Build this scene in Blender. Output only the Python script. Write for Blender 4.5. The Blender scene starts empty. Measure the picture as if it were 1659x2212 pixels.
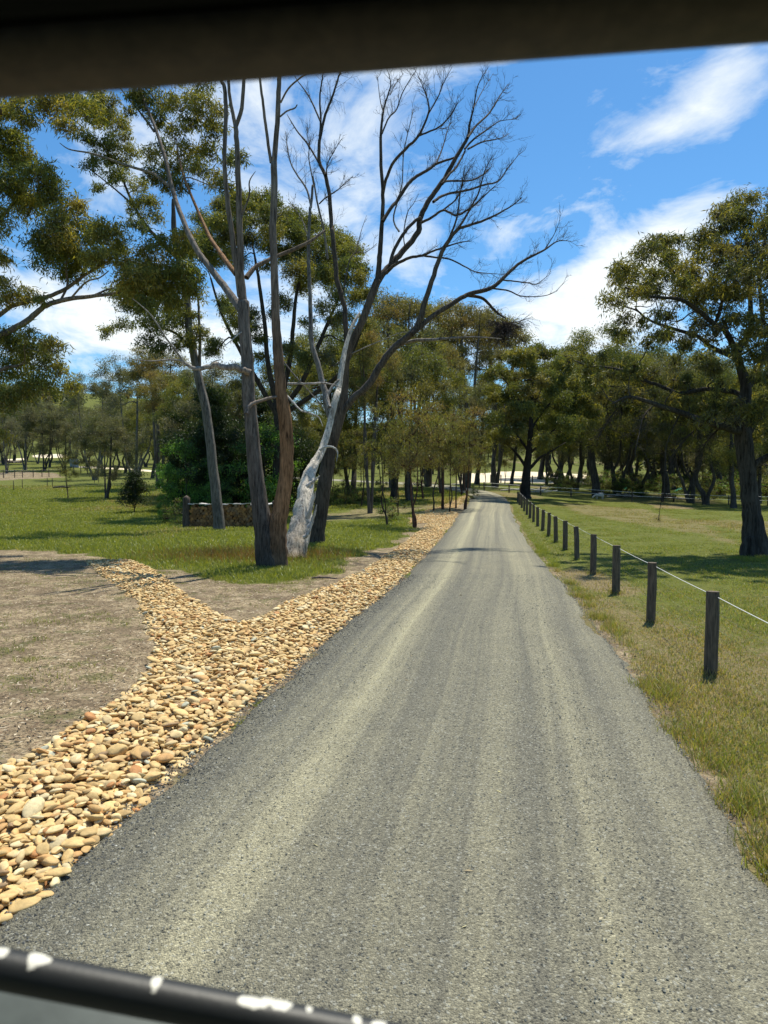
import bpy, math, random
import numpy as np
random.seed(7); RS = np.random.RandomState(11)
C = bpy.context.scene.collection
PI = math.pi
F_, CX, CY, HC = 1600.0, 829.5, 1106.0, 2.2
PIT = math.atan(66.0/1600.0)
cp, sp = math.cos(PIT), math.sin(PIT)

# ------------------------------------------------------------------ terrain
tb_px = np.array([-900, 100, 300, 500, 800, 1000, 1100, 1250, 1450, 1650, 2300], float)
tb_y = np.array([0, 30, 36, 45, 57, 72, 85, 95, 107, 115, 140, 150, 200, 350, 600, 1500], float)
tb_z = np.array([
 [0,0,0,.1,.5,1.3,2.0,2.4,2.9,3.3,5.0,5.6,9.6,30,78,60],
 [0,0,0,.1,.5,1.35,2.0,2.4,2.9,3.3,5.0,5.6,9.6,30,78,60],
 [0,0,0,.1,.5,1.3,1.9,2.3,2.75,3.1,4.6,5.2,9,27,72,60],
 [0,0,0,.12,.55,1.2,1.8,2.1,2.5,2.8,4.0,4.5,8,22,60,50],
 [0,0,0,.15,.65,1.2,1.6,1.9,2.15,2.3,3.2,3.5,6,16,40,40],
 [0,0,.02,.22,.68,1.35,1.7,1.95,2.1,2.2,3.8,4.3,8,18,40,40],
 [0,0,.02,.22,.66,1.2,1.5,1.7,1.9,2.05,3.5,4.0,8,18,40,40],
 [0,0,0,.1,.3,.65,1.1,1.4,1.7,1.9,3.2,3.7,7,16,38,40],
 [0,0,0,0,.05,.2,.5,.8,1.1,1.3,2.0,2.3,5,14,34,40],
 [0,0,0,0,0,0,.15,.3,.6,.8,1.3,1.6,4,12,30,40],
 [0,0,0,0,0,0,.1,.2,.5,.7,1.2,1.5,4,12,30,40]], float)
fs = np.linspace(-1.1, .95, 120); fl = np.linspace(math.log(8), math.log(1500), 320)
_t = np.array([np.interp(np.exp(fl), tb_y, r) for r in tb_z])
_s = (tb_px-CX)/F_
FT = np.array([np.interp(fs, _s, _t[:, j]) for j in range(len(fl))])       # [y,s]
def _box(a, k, ax):
    p = np.pad(a, [(k, k) if i == ax else (0, 0) for i in range(2)], mode='edge')
    c = np.cumsum(p, axis=ax); c = np.insert(c, 0, 0, axis=ax)
    n = 2*k+1
    return (np.take(c, range(n, c.shape[ax]), ax)-np.take(c, range(0, c.shape[ax]-n), ax))/n
for _ in range(2): FT = _box(_box(FT, 3, 0), 3, 1)
def H(x, y):
    x = np.asarray(x, float); y = np.asarray(y, float)
    yy = np.clip(y, 8.01, 1490); s = np.clip(x/yy, fs[0], fs[-1]-1e-6)
    a = (np.log(yy)-fl[0])/(fl[1]-fl[0]); b = (s-fs[0])/(fs[1]-fs[0])
    i = np.clip(a.astype(int), 0, len(fl)-2); j = np.clip(b.astype(int), 0, len(fs)-2)
    a = a-i; b = b-j
    z = FT[i, j]*(1-a)*(1-b)+FT[i+1, j]*a*(1-b)+FT[i, j+1]*(1-a)*b+FT[i+1, j+1]*a*b
    return np.where(y < 8.01, 0, z)
def W(px, py, Y):                     # point on the plane at distance Y seen at photo position
    dx = (px-CX)/F_; dy = (CY-py)/F_
    ry = cp+dy*sp; rz = -sp+dy*cp
    t = Y/ry
    return np.array([t*dx, Y, HC+t*rz])
def G(px, py):                        # point of the ground seen at photo position
    Y = 2.0
    while Y < 1400:
        p = W(px, py, Y)
        if p[2] <= float(H(p[0], p[1])):
            lo, hi = Y/1.03-.02, Y
            for _ in range(18):
                m = .5*(lo+hi); p = W(px, py, m)
                if p[2] <= float(H(p[0], p[1])): hi = m
                else: lo = m
            return W(px, py, hi)
        Y = Y*1.02+.02
    return W(px, py, 1400)
def X(px, Y): return (px-CX)/F_*Y/cp*(cp*cp+sp*sp) if False else W(px, 1040, Y)[0]

# ------------------------------------------------------------------ noise
def _h(i, j, s):
    n = (i.astype(np.int64)*374761393+j.astype(np.int64)*668265263+s*1442695041) & 0xffffffff
    n = ((n ^ (n >> 13))*1274126177) & 0xffffffff
    return ((n ^ (n >> 16)) & 0xffff)/65535.0
def vn(x, y, s=0):
    x = np.asarray(x, float); y = np.asarray(y, float)
    i = np.floor(x); j = np.floor(y); u = x-i; v = y-j
    u = u*u*(3-2*u); v = v*v*(3-2*v)
    return (_h(i, j, s)*(1-u)+_h(i+1, j, s)*u)*(1-v)+(_h(i, j+1, s)*(1-u)+_h(i+1, j+1, s)*u)*v
def fbm(x, y, s=0, o=4):
    r = 0; a = .5; t = 0
    for k in range(o):
        r = r+a*vn(x*2**k, y*2**k, s+k*17); t += a; a *= .5
    return r/t
def inpoly(x, y, P):
    P = np.asarray(P, float); r = np.zeros(np.shape(x), bool); n = len(P)
    for i in range(n):
        x1, y1 = P[i][:2]; x2, y2 = P[(i+1) % n][:2]
        if y1 == y2: continue
        c = ((y1 > y) != (y2 > y)) & (x < (x2-x1)*(y-y1)/(y2-y1)+x1)
        r ^= c
    return r
def dpoly(x, y, P):
    P = np.asarray(P, float); d = np.full(np.shape(x), 1e9); n = len(P)
    for i in range(n):
        a = P[i][:2]; b = P[(i+1) % n][:2]; e = b-a; L = max(1e-9, (e*e).sum())
        t = np.clip(((x-a[0])*e[0]+(y-a[1])*e[1])/L, 0, 1)
        d = np.minimum(d, np.hypot(x-a[0]-t*e[0], y-a[1]-t*e[1]))
    return d
def soft(x, y, P, w, namp=0., nf=1., seed=0):
    d = dpoly(x, y, P)*np.where(inpoly(x, y, P), 1, -1)
    if namp: d = d+(fbm(x*nf, y*nf, seed)-.5)*2*namp
    return np.clip(d/w+.5, 0, 1)
def gp(L): return [G(a, b)[:2] for a, b in L]

# ------------------------------------------------------------------ materials
def S(c): return tuple(c)+(1.0,) if len(c) == 3 else tuple(c)
def newmat(name):
    m = bpy.data.materials.new(name); m.use_nodes = True
    nt = m.node_tree; nt.nodes.clear()
    return m, nt
class N:
    def __init__(s, nt): s.nt = nt
    def n(s, t, **k):
        o = s.nt.nodes.new(t)
        for a, v in k.items():
            if a.startswith('i_'):
                key = a[2:]; key = int(key) if key.isdigit() else key.replace('_', ' ')
                o.inputs[key].default_value = v
            else: setattr(o, a, v)
        return o
    def l(s, a, b): s.nt.links.new(a, b)
    def math(s, op, a, b=None, clamp=False):
        o = s.n('ShaderNodeMath', operation=op, use_clamp=clamp)
        for i, v in enumerate((a, b)):
            if v is None: continue
            if hasattr(v, 'links'): s.l(v, o.inputs[i])
            else: o.inputs[i].default_value = v
        return o.outputs[0]
    def mix(s, f, a, b, mode='MIX'):
        o = s.n('ShaderNodeMix', data_type='RGBA', blend_type=mode)
        for i, v in ((0, f), (6, a), (7, b)):
            if hasattr(v, 'links'): s.l(v, o.inputs[i])
            elif i == 0: o.inputs[0].default_value = v
            else: o.inputs[i].default_value = S(v)
        return o.outputs[2]
    def noise(s, vec, scale, detail=3, rough=.55, dist=0):
        o = s.n('ShaderNodeTexNoise'); o.inputs['Scale'].default_value = scale
        o.inputs['Detail'].default_value = detail; o.inputs['Roughness'].default_value = rough
        o.inputs['Distortion'].default_value = dist
        if vec is not None: s.l(vec, o.inputs['Vector'])
        return o.outputs['Fac']
    def ramp(s, f, pts):
        o = s.n('ShaderNodeValToRGB'); e = o.color_ramp.elements
        while len(e) < len(pts): e.new(.5)
        for k, (p, c) in enumerate(pts):
            e[k].position = p; e[k].color = S(c) if not isinstance(c, (int, float)) else (c, c, c, 1)
        s.l(f, o.inputs[0]); return o.outputs[0]
    def mapping(s, vec, sc):
        o = s.n('ShaderNodeMapping'); o.inputs['Scale'].default_value = sc; s.l(vec, o.inputs[0]); return o.outputs[0]
    def bump(s, h, dist, st=1.0, nrm=None):
        o = s.n('ShaderNodeBump'); o.inputs['Strength'].default_value = st; o.inputs['Distance'].default_value = dist
        s.l(h, o.inputs['Height'])
        if nrm is not None: s.l(nrm, o.inputs['Normal'])
        return o.outputs[0]
    def out(s, sh):
        o = s.n('ShaderNodeOutputMaterial'); s.l(sh, o.inputs[0])
    def bsdf(s, col, rough=.9, nrm=None, spec=.3):
        o = s.n('ShaderNodeBsdfPrincipled'); o.inputs['Roughness'].default_value = rough
        o.inputs['Specular IOR Level'].default_value = spec
        if hasattr(col, 'links'): s.l(col, o.inputs['Base Color'])
        else: o.inputs['Base Color'].default_value = S(col)
        if nrm is not None: s.l(nrm, o.inputs['Normal'])
        s.out(o.outputs[0]); return o
def m_ground():
    m, nt = newmat('ground'); q = N(nt)
    pos = q.n('ShaderNodeNewGeometry').outputs['Position']
    at = q.n('ShaderNodeAttribute', attribute_name='Mask'); sep = q.n('ShaderNodeSeparateColor'); q.l(at.outputs['Color'], sep.inputs[0])
    n1 = q.noise(pos, .35, 5, .6); n2 = q.noise(pos, 3.0, 5, .65); n3 = q.noise(pos, 28, 4, .7); n4 = q.noise(pos, 9, 4, .65)
    g = q.mix(q.ramp(n2, [(.35, 0), (.65, 1)]), (.095, .12, .022), (.18, .195, .04))
    g = q.mix(q.math('MULTIPLY', q.ramp(n1, [(.45, 0), (.7, 1)]), .45), g, (.15, .14, .045))
    straw = q.mix(n3, (.16, .12, .06), (.34, .27, .15))
    st = q.math('ADD', sep.outputs[2], q.math('MULTIPLY', q.math('SUBTRACT', n4, .5), 1.2))
    g = q.mix(q.ramp(st, [(.35, 0), (.75, 1)]), g, straw)
    g = q.mix(q.ramp(n3, [(.38, .55), (.62, 0)]), g, (.03, .035, .012))
    d = q.mix(q.ramp(n3, [(.4, 0), (.6, 1)]), (.125, .092, .056), (.41, .325, .205))
    n5 = q.noise(pos, 1.1, 7, .68, .4)
    d = q.mix(q.ramp(n5, [(.43, 0), (.55, .8)]), d, q.mix(n3, (.07, .05, .032), (.24, .185, .12)))
    d = q.mix(q.ramp(n4, [(.52, 0), (.62, .7)]), d, (.11, .08, .05))
    d = q.mix(q.ramp(n2, [(.5, .0), (.65, .5)]), d, (.45, .36, .235))
    gt = q.noise(pos, 2.1, 6, .7)
    d = q.mix(q.ramp(gt, [(.54, 0), (.6, .5)]), d, (.085, .1, .03))
    dm = q.math('ADD', sep.outputs[0], q.math('MULTIPLY', q.math('SUBTRACT', n4, .5), .9))
    col = q.mix(q.ramp(dm, [(.4, 0), (.6, 1)]), g, d)
    sand = q.mix(n4, (.62, .52, .36), (.78, .68, .5))
    sm = q.math('ADD', sep.outputs[1], q.math('MULTIPLY', q.math('SUBTRACT', n2, .5), .5))
    col = q.mix(q.ramp(sm, [(.42, 0), (.58, 1)]), col, sand)
    hb = q.math('ADD', q.math('MULTIPLY', n3, .5), q.math('MULTIPLY', n4, .8))
    q.bsdf(col, .95, q.bump(hb, .06, .95), .1); return m
def m_road():
    m, nt = newmat('road gravel'); q = N(nt)
    uv = q.n('ShaderNodeUVMap').outputs[0]; pos = q.n('ShaderNodeNewGeometry').outputs['Position']
    at = q.n('ShaderNodeAttribute', attribute_name='Mask'); sep = q.n('ShaderNodeSeparateColor'); q.l(at.outputs['Color'], sep.inputs[0])
    stk = q.noise(q.mapping(uv, (3.4, .035, 1)), 1, 4, .6, 0); stk2 = q.noise(q.mapping(uv, (10, .08, 1)), 1, 3, .6)
    big = q.noise(pos, 1.3, 5, .6); fine = q.noise(pos, 60, 3, .7); med = q.noise(pos, 22, 3, .6)
    v = q.n('ShaderNodeTexVoronoi'); v.inputs['Scale'].default_value = 105; q.l(pos, v.inputs['Vector'])
    vs = q.n('ShaderNodeSeparateColor'); q.l(v.outputs['Color'], vs.inputs[0])
    v2 = q.n('ShaderNodeTexVoronoi'); v2.inputs['Scale'].default_value = 80; q.l(pos, v2.inputs['Vector'])
    vs2 = q.n('ShaderNodeSeparateColor'); q.l(v2.outputs['Color'], vs2.inputs[0])
    t = q.math('ADD', sep.outputs[0], q.math('MULTIPLY', q.math('SUBTRACT', stk, .5), 1.0))
    t = q.math('ADD', t, q.math('MULTIPLY', q.math('SUBTRACT', stk2, .5), .6))
    t = q.math('ADD', t, q.math('MULTIPLY', q.math('SUBTRACT', big, .5), .35))
    base = q.mix(q.ramp(t, [(.1, 0), (.95, 1)]), (.185, .176, .134), (.44, .406, .262))
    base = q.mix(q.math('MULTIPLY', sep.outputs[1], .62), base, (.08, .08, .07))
    gr = q.ramp(vs.outputs[0], [(0, .62), (.6, .98), (.9, 1.2), (1, 1.6)])
    col = q.mix(1.0, base, gr, 'MULTIPLY')
    col = q.mix(q.ramp(vs2.outputs[1], [(.945, 0), (.95, .55)]), col, (.42, .42, .36))
    col = q.mix(q.ramp(vs2.outputs[1], [(.05, .7), (.06, 0)]), col, (.03, .033, .035))
    hb = q.math('ADD', q.math('MULTIPLY', v.outputs['Distance'], -1.0), q.math('MULTIPLY', med, .9))
    q.bsdf(col, .9, q.bump(hb, .014, 1.0), .25); return m
def m_attr(name, rough=.8, bs=0, bd=.01, nscale=20, var=.4, spec=.25, stretch=None):
    m, nt = newmat(name); q = N(nt)
    at = q.n('ShaderNodeAttribute', attribute_name='Col')
    co = q.n('ShaderNodeTexCoord').outputs['Object']
    if stretch: co = q.mapping(co, stretch)
    n = q.noise(co, nscale, 5, .65)
    col = q.mix(1.0, at.outputs['Color'], q.ramp(n, [(.25, 1-var), (.75, 1+var)]), 'MULTIPLY')
    q.bsdf(col, rough, q.bump(n, bd, bs) if bs else None, spec); return m
def m_bark():
    m, nt = newmat('bark'); q = N(nt)
    at = q.n('ShaderNodeAttribute', attribute_name='Col')
    co = q.n('ShaderNodeTexCoord').outputs['Object']
    a = q.noise(q.mapping(co, (16, 16, 1.6)), 1, 6, .7, .6); b = q.noise(q.mapping(co, (40, 40, 5)), 1, 4, .7); c = q.noise(co, 1.3, 4, .6)
    f = q.math('ADD', q.math('MULTIPLY', a, .7), q.math('MULTIPLY', b, .3))
    col = q.mix(1.0, at.outputs['Color'], q.ramp(f, [(.38, .25), (.5, 1.0), (.62, 1.55)]), 'MULTIPLY')
    col = q.mix(1.0, col, q.ramp(c, [(.3, .7), (.7, 1.25)]), 'MULTIPLY')
    q.bsdf(col, .9, q.bump(f, .035, 1.0), .15); return m
def m_leaf():
    m, nt = newmat('leaf'); q = N(nt)
    at = q.n('ShaderNodeAttribute', attribute_name='Col').outputs['Color']
    d = q.n('ShaderNodeBsdfDiffuse'); q.l(at, d.inputs[0])
    t = q.n('ShaderNodeBsdfTranslucent'); q.l(q.mix(1.0, at, (1.3, 1.27, .52), 'MULTIPLY'), t.inputs[0])
    x = q.n('ShaderNodeMixShader'); x.inputs[0].default_value = .45; q.l(d.outputs[0], x.inputs[1]); q.l(t.outputs[0], x.inputs[2])
    g = q.n('ShaderNodeBsdfGlossy'); g.inputs['Roughness'].default_value = .45; g.inputs[0].default_value = (.8, .85, .8, 1)
    x2 = q.n('ShaderNodeMixShader'); x2.inputs[0].default_value = .035; q.l(x.outputs[0], x2.inputs[1]); q.l(g.outputs[0], x2.inputs[2])
    q.out(x2.outputs[0]); return m
def m_stone(obj):
    m, nt = newmat('stone'); q = N(nt)
    c = q.n('ShaderNodeObjectInfo').outputs['Color'] if obj else q.n('ShaderNodeAttribute', attribute_name='Col').outputs['Color']
    pos = q.n('ShaderNodeNewGeometry').outputs['Position']
    a = q.noise(pos, 14, 5, .65, .5); b = q.noise(pos, 55, 4, .7)
    col = q.mix(1.0, c, q.ramp(a, [(.3, .68), (.5, 1), (.7, 1.3)]), 'MULTIPLY')
    col = q.mix(q.ramp(a, [(.58, 0), (.66, .5)]), col, (.42, .22, .08))
    col = q.mix(q.ramp(b, [(.62, 0), (.7, .35)]), col, (.2, .15, .09))
    q.bsdf(col, .72, q.bump(q.math('ADD', a, q.math('MULTIPLY', b, .4)), .008, .7), .3); return m
def m_plain(name, c, rough=.6, metal=0, nscale=30, var=.15, bd=.002, stretch=(1, 1, 1)):
    m, nt = newmat(name); q = N(nt)
    co = q.mapping(q.n('ShaderNodeTexCoord').outputs['Object'], stretch)
    n = q.noise(co, nscale, 4, .6)
    col = q.mix(1.0, c, q.ramp(n, [(.3, 1-var), (.7, 1+var)]), 'MULTIPLY')
    b = q.bsdf(col, rough, q.bump(n, bd, .6), .4); b.inputs['Metallic'].default_value = metal; return m
def m_paint():
    m, nt = newmat('chipped paint'); q = N(nt)
    at = q.n('ShaderNodeAttribute', attribute_name='Col'); sep = q.n('ShaderNodeSeparateColor'); q.l(at.outputs['Color'], sep.inputs[0])
    co = q.n('ShaderNodeTexCoord').outputs['Object']
    n = q.noise(co, 160, 4, .6)
    f = q.ramp(q.math('ADD', sep.outputs[0], q.math('MULTIPLY', q.math('SUBTRACT', n, .5), 1.1)), [(.44, 0), (.54, 1)])
    col = q.mix(f, (.018, .02, .021), (.6, .59, .52))
    q.bsdf(col, .5, q.bump(n, .0006, .6), .4); return m
MG, MR, MB, ML = m_ground(), m_road(), m_bark(), m_leaf()
MSO, MSA = m_stone(True), m_stone(False)
MCH = m_attr('gravel chips', .85, .6, .004, 60, .3)
MGR = m_leaf(); MGR.name = 'grass blade'
MPOST = m_plain('weathered post', (.105, .08, .055), .85, 0, 14, .6, .012, (3, 3, .4))
MWIRE = m_plain('wire', (.25, .24, .22), .45, .2, 30, .1)
MROPE = m_plain('white rope', (.78, .78, .74), .6, 0, 90, .1)
MLOG = m_attr('split wood', .85, .8, .01, 18, .5)

# ------------------------------------------------------------------ object helpers
def put(o, label=None, cat=None, group=None, kind=None):
    if label: o['label'] = label
    if cat: o['category'] = cat
    if group: o['group'] = group
    if kind: o['kind'] = kind
    return o
def empty(name, loc, label, cat, group=None):
    o = bpy.data.objects.new(name, None); C.objects.link(o); o.location = loc; o.empty_display_size = .3
    return put(o, label, cat, group)
def mkmesh(name, V, Q=None, T=None, mat=None, col=None, smooth=False, uv=None, mask=None):
    me = bpy.data.meshes.new(name)
    V = np.asarray(V, np.float32).reshape(-1, 3)
    Q = np.zeros((0, 4), np.int32) if Q is None else np.asarray(Q, np.int32).reshape(-1, 4)
    T = np.zeros((0, 3), np.int32) if T is None else np.asarray(T, np.int32).reshape(-1, 3)
    me.vertices.add(len(V)); me.vertices.foreach_set('co', V.ravel())
    li = np.concatenate([Q.ravel(), T.ravel()]); me.loops.add(len(li)); me.loops.foreach_set('vertex_index', li)
    tot = np.concatenate([np.full(len(Q), 4), np.full(len(T), 3)]).astype(np.int32)
    st = np.concatenate([[0], np.cumsum(tot)[:-1]]).astype(np.int32) if len(tot) else tot
    me.polygons.add(len(tot)); me.polygons.foreach_set('loop_start', st); me.polygons.foreach_set('loop_total', tot)
    me.polygons.foreach_set('use_smooth', np.full(len(tot), bool(smooth)))
    me.update(calc_edges=True)
    for nm, a in (('Col', col), ('Mask', mask)):
        if a is not None:
            a = np.asarray(a, np.float32)
            if a.shape[1] == 3: a = np.hstack([a, np.ones((len(a), 1), np.float32)])
            at = me.color_attributes.new(nm, 'FLOAT_COLOR', 'POINT'); at.data.foreach_set('color', a.ravel())
    if uv is not None:
        l = me.uv_layers.new(name='UVMap'); l.data.foreach_set('uv', np.asarray(uv, np.float32)[li].ravel())
    if mat: me.materials.append(mat)
    me.validate(); return me
def link(name, me, parent=None, loc=None):
    o = bpy.data.objects.new(name, me); C.objects.link(o)
    if parent is not None: o.parent = parent
    if loc is not None: o.location = loc
    return o
def norm(a):
    a = np.asarray(a, float); return a/np.maximum(1e-9, np.linalg.norm(a, axis=-1, keepdims=True))
class MBd:
    def __init__(s): s.V = []; s.Q = []; s.T = []; s.K = []; s.n = 0
    def add(s, V, Q=None, T=None, col=(1, 1, 1)):
        V = np.asarray(V, float).reshape(-1, 3); s.V.append(V)
        if Q is not None and len(Q): s.Q.append(np.asarray(Q).reshape(-1, 4)+s.n)
        if T is not None and len(T): s.T.append(np.asarray(T).reshape(-1, 3)+s.n)
        col = np.asarray(col, float)
        s.K.append(np.tile(col, (len(V), 1)) if col.ndim == 1 else col); s.n += len(V)
    def tube(s, P, R, n=8, col=(.2, .2, .2), res=None, rough=0., cap=True, wob=0.):
        P = np.asarray(P, float); R = np.asarray(R, float)
        if res is None: res = max(2, len(P)*3)
        if len(P) > 2: P, R, tt = crom(P, R, res)
        elif len(P) == 2:
            tt = np.linspace(0, 1, max(2, min(res, 6)))[:, None]; P = P[0]*(1-tt)+P[1]*tt; R = R[0]*(1-tt[:, 0])+R[1]*tt[:, 0]; tt = tt[:, 0]
        m = len(P)
        if wob: P = P+(RS.rand(m, 3)-.5)*wob*R[:, None]*np.minimum(1, np.arange(m)/3.)[:, None]
        D = norm(np.gradient(P, axis=0))
        u = np.cross(D[0], (0, 1, 0.13)); u = norm(u); U = [u]
        for k in range(1, m):
            u = u-D[k]*(u@D[k]); u = norm(u); U.append(u)
        U = np.array(U); Wv = np.cross(D, U)
        a = np.linspace(0, 2*PI, n, endpoint=False)
        rr = R[:, None]*np.ones((1, n))
        if rough:
            ph = RS.rand(3)*9
            lob = 1+rough*(np.sin(3*a+ph[0])*.4+np.sin(5*a+ph[1])*.35+np.sin(8*a+ph[2])*.25)[None]*np.ones((m, 1))
            rr = rr*lob*(1+rough*.5*(RS.rand(m, n)-.5))
        V = P[:, None]+rr[..., None]*(np.cos(a)[None, :, None]*U[:, None]+np.sin(a)[None, :, None]*Wv[:, None])
        i = np.arange(m-1)[:, None]*n; j = np.arange(n)[None]; j2 = (j+1) % n
        Q = np.stack([i+j, i+j2, i+n+j2, i+n+j], -1).reshape(-1, 4)
        V = V.reshape(-1, 3); T = None
        if cap:
            V = np.vstack([V, P[-1]+D[-1]*R[-1]*.7]); b = (m-1)*n
            T = np.stack([b+np.arange(n), b+(np.arange(n)+1) % n, np.full(n, m*n)], -1)
        c = np.asarray(col, float)
        if c.ndim == 2:                                 # gradient along the limb
            cc = np.array([np.interp(tt, np.linspace(0, 1, len(c)), c[:, k]) for k in range(3)]).T
            c = np.repeat(cc, n, axis=0)
            if cap: c = np.vstack([c, c[-1]])
        s.add(V, Q, T, c)
        return P, R, D
    def twigs(s, A, Bm, E, r0, r1, col):              # vectorised three-sided two-segment twigs
        N_ = len(A)
        if not N_: return
        D = norm(E-A); u = norm(np.cross(D, RS.rand(N_, 3)-.5)); w = np.cross(D, u)
        r0 = np.broadcast_to(r0, (N_,)); r1 = np.broadcast_to(r1, (N_,))
        V = []
        for P, r in ((A, r0), (Bm, (r0+r1)/2), (E, r1)):
            for k in range(3):
                a = 2*PI*k/3; V.append(P+r[:, None]*(math.cos(a)*u+math.sin(a)*w))
        V = np.stack(V, 1).reshape(-1, 3); b = np.arange(N_)[:, None]*9
        Q = np.concatenate([b+np.array([i*3+j, i*3+(j+1) % 3, i*3+3+(j+1) % 3, i*3+3+j])[None] for i in range(2) for j in range(3)])
        s.add(V, Q, None, col if np.ndim(col) == 1 else np.repeat(col, 9, axis=0))
    def leaves(s, P, L, Wd, col, droop=.7, bend=.0):
        N_ = len(P)
        if not N_: return
        a = norm(RS.randn(N_, 3)*.75+np.array([0, 0, -droop])); b = norm(np.cross(a, RS.randn(N_, 3)))
        L = (L*(.6+.8*RS.rand(N_)))[:, None]; Wd = (Wd*(.7+.6*RS.rand(N_)))[:, None]
        nrm = np.cross(a, b)
        V = np.stack([P, P+a*L*.45+b*Wd*.5+nrm*L*.06, P+a*L, P+a*L*.45-b*Wd*.5+nrm*L*.06], 1).reshape(-1, 3)
        Q = np.arange(N_*4).reshape(-1, 4)
        s.add(V, Q, None, np.repeat(col, 4, axis=0))
    def box(s, c, sx, sy, sz, rz=0, col=(1, 1, 1), tap=1.):
        v = np.array([(x*(tap if z > 0 else 1), y*(tap if z > 0 else 1), z) for z in (-.5, .5) for x, y in ((-.5, -.5), (.5, -.5), (.5, .5), (-.5, .5))])*(sx, sy, sz)
        ca, sa = math.cos(rz), math.sin(rz); v = v@np.array([[ca, sa, 0], [-sa, ca, 0], [0, 0, 1]])+np.asarray(c)
        s.add(v, [(0, 3, 2, 1), (4, 5, 6, 7), (0, 1, 5, 4), (1, 2, 6, 5), (2, 3, 7, 6), (3, 0, 4, 7)], None, col)
    def mesh(s, name, mat, smooth=True, off=(0, 0, 0)):
        V = np.vstack(s.V)-np.asarray(off)
        return mkmesh(name, V, np.vstack(s.Q) if s.Q else None, np.vstack(s.T) if s.T else None, mat, np.vstack(s.K), smooth)
def crom(P, R, n):
    m = len(P); t = np.linspace(0, m-1-1e-6, n); i = t.astype(int); f = (t-i)[:, None]
    g = lambda k: P[np.clip(k, 0, m-1)]
    p0, p1, p2, p3 = g(i-1), g(i), g(i+1), g(i+2)
    Q = .5*(2*p1+(p2-p0)*f+(2*p0-5*p1+4*p2-p3)*f**2+(3*p1-p0-3*p2+p3)*f**3)
    return Q, np.interp(t, np.arange(m), R), t/(m-1)

# ------------------------------------------------------------------ regions
DRAIN = gp([(-260, 1690), (-60, 1665), (0, 1650), (60, 1635), (130, 1580), (200, 1540), (260, 1515), (300, 1475), (322, 1440), (325, 1400), (312, 1350), (290, 1300), (240, 1262), (205, 1232), (180, 1213),
            (285, 1212), (330, 1228), (362, 1250), (390, 1272), (425, 1300), (470, 1322), (520, 1347), (560, 1335), (610, 1305), (700, 1270), (780, 1235), (850, 1190), (895, 1155), (925, 1128), (935, 1112), (962, 1103), (990, 1108),
            (978, 1130), (945, 1168), (905, 1212), (852, 1268), (800, 1312), (752, 1350), (695, 1388), (645, 1432), (600, 1472), (560, 1505), (520, 1540), (450, 1602), (400, 1650), (310, 1722), (250, 1782), (200, 1842), (110, 1932), (30, 2000), (-60, 2080), (-300, 2180), (-600, 1900)])
DRAIN2 = gp([(880, 1132), (930, 1130), (960, 1112), (985, 1098), (1010, 1078), (1022, 1072), (1002, 1070), (975, 1085), (940, 1098), (895, 1110)])
DIRT = gp([(-700, 1195), (0, 1190), (120, 1190), (200, 1205), (300, 1224), (380, 1232), (440, 1236), (500, 1252), (560, 1266), (620, 1262), (660, 1246), (720, 1236), (745, 1212), (800, 1196), (840, 1176), (870, 1160), (900, 1148), (880, 1126), (930, 1108), (1005, 1085), (1018, 1100),
           (985, 1130), (950, 1175), (900, 1230), (700, 1420), (420, 1680), (100, 2000), (-400, 2200), (-1500, 2200), (-1500, 1250)])
DIRT2 = gp([(640, 1112), (760, 1098), (900, 1092), (960, 1092), (900, 1110), (840, 1122), (700, 1130), (640, 1138)])
DIRT3 = gp([(-300, 1022), (-20, 1022), (60, 1018), (140, 1024), (130, 1032), (60, 1036), (-20, 1040), (-300, 1044)])
SANDS = [gp([(980, 1046), (1040, 1042), (1130, 1043), (1250, 1047), (1330, 1048), (1300, 1034), (1250, 1024), (1100, 1018), (1000, 1024)]),
         gp([(66, 987), (100, 989), (145, 988), (152, 984), (120, 980), (74, 983)]), gp([(20, 995), (60, 993), (60, 989), (0, 992)]),
         gp([(150, 1010), (190, 1011), (285, 1016), (340, 1020), (340, 1016), (190, 1007)]), gp([(205, 962), (250, 964), (350, 957), (250, 955)])]
SPATCH = [(gp(p), w) for p, w in [([(1195, 1232), (1260, 1230), (1330, 1252), (1430, 1275), (1400, 1296), (1300, 1290), (1215, 1262)], .9),
          ([(1420, 1280), (1560, 1320), (1659, 1390), (1659, 1450), (1540, 1370), (1440, 1320)], .35),
          ([(1290, 1068), (1420, 1074), (1500, 1082), (1480, 1090), (1300, 1084)], .45), ([(1190, 1082), (1400, 1100), (1560, 1145), (1600, 1180), (1480, 1150), (1250, 1110)], .6),
          ([(1400, 1088), (1490, 1092), (1500, 1100), (1420, 1098)], 1.), ([(1330, 1260), (1700, 1400), (1900, 1600), (1500, 1450), (1380, 1370)], .45),
          ([(1350, 1340), (1420, 1370), (1560, 1480), (1700, 1600), (1700, 1500), (1450, 1380)], .25)]]
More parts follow.
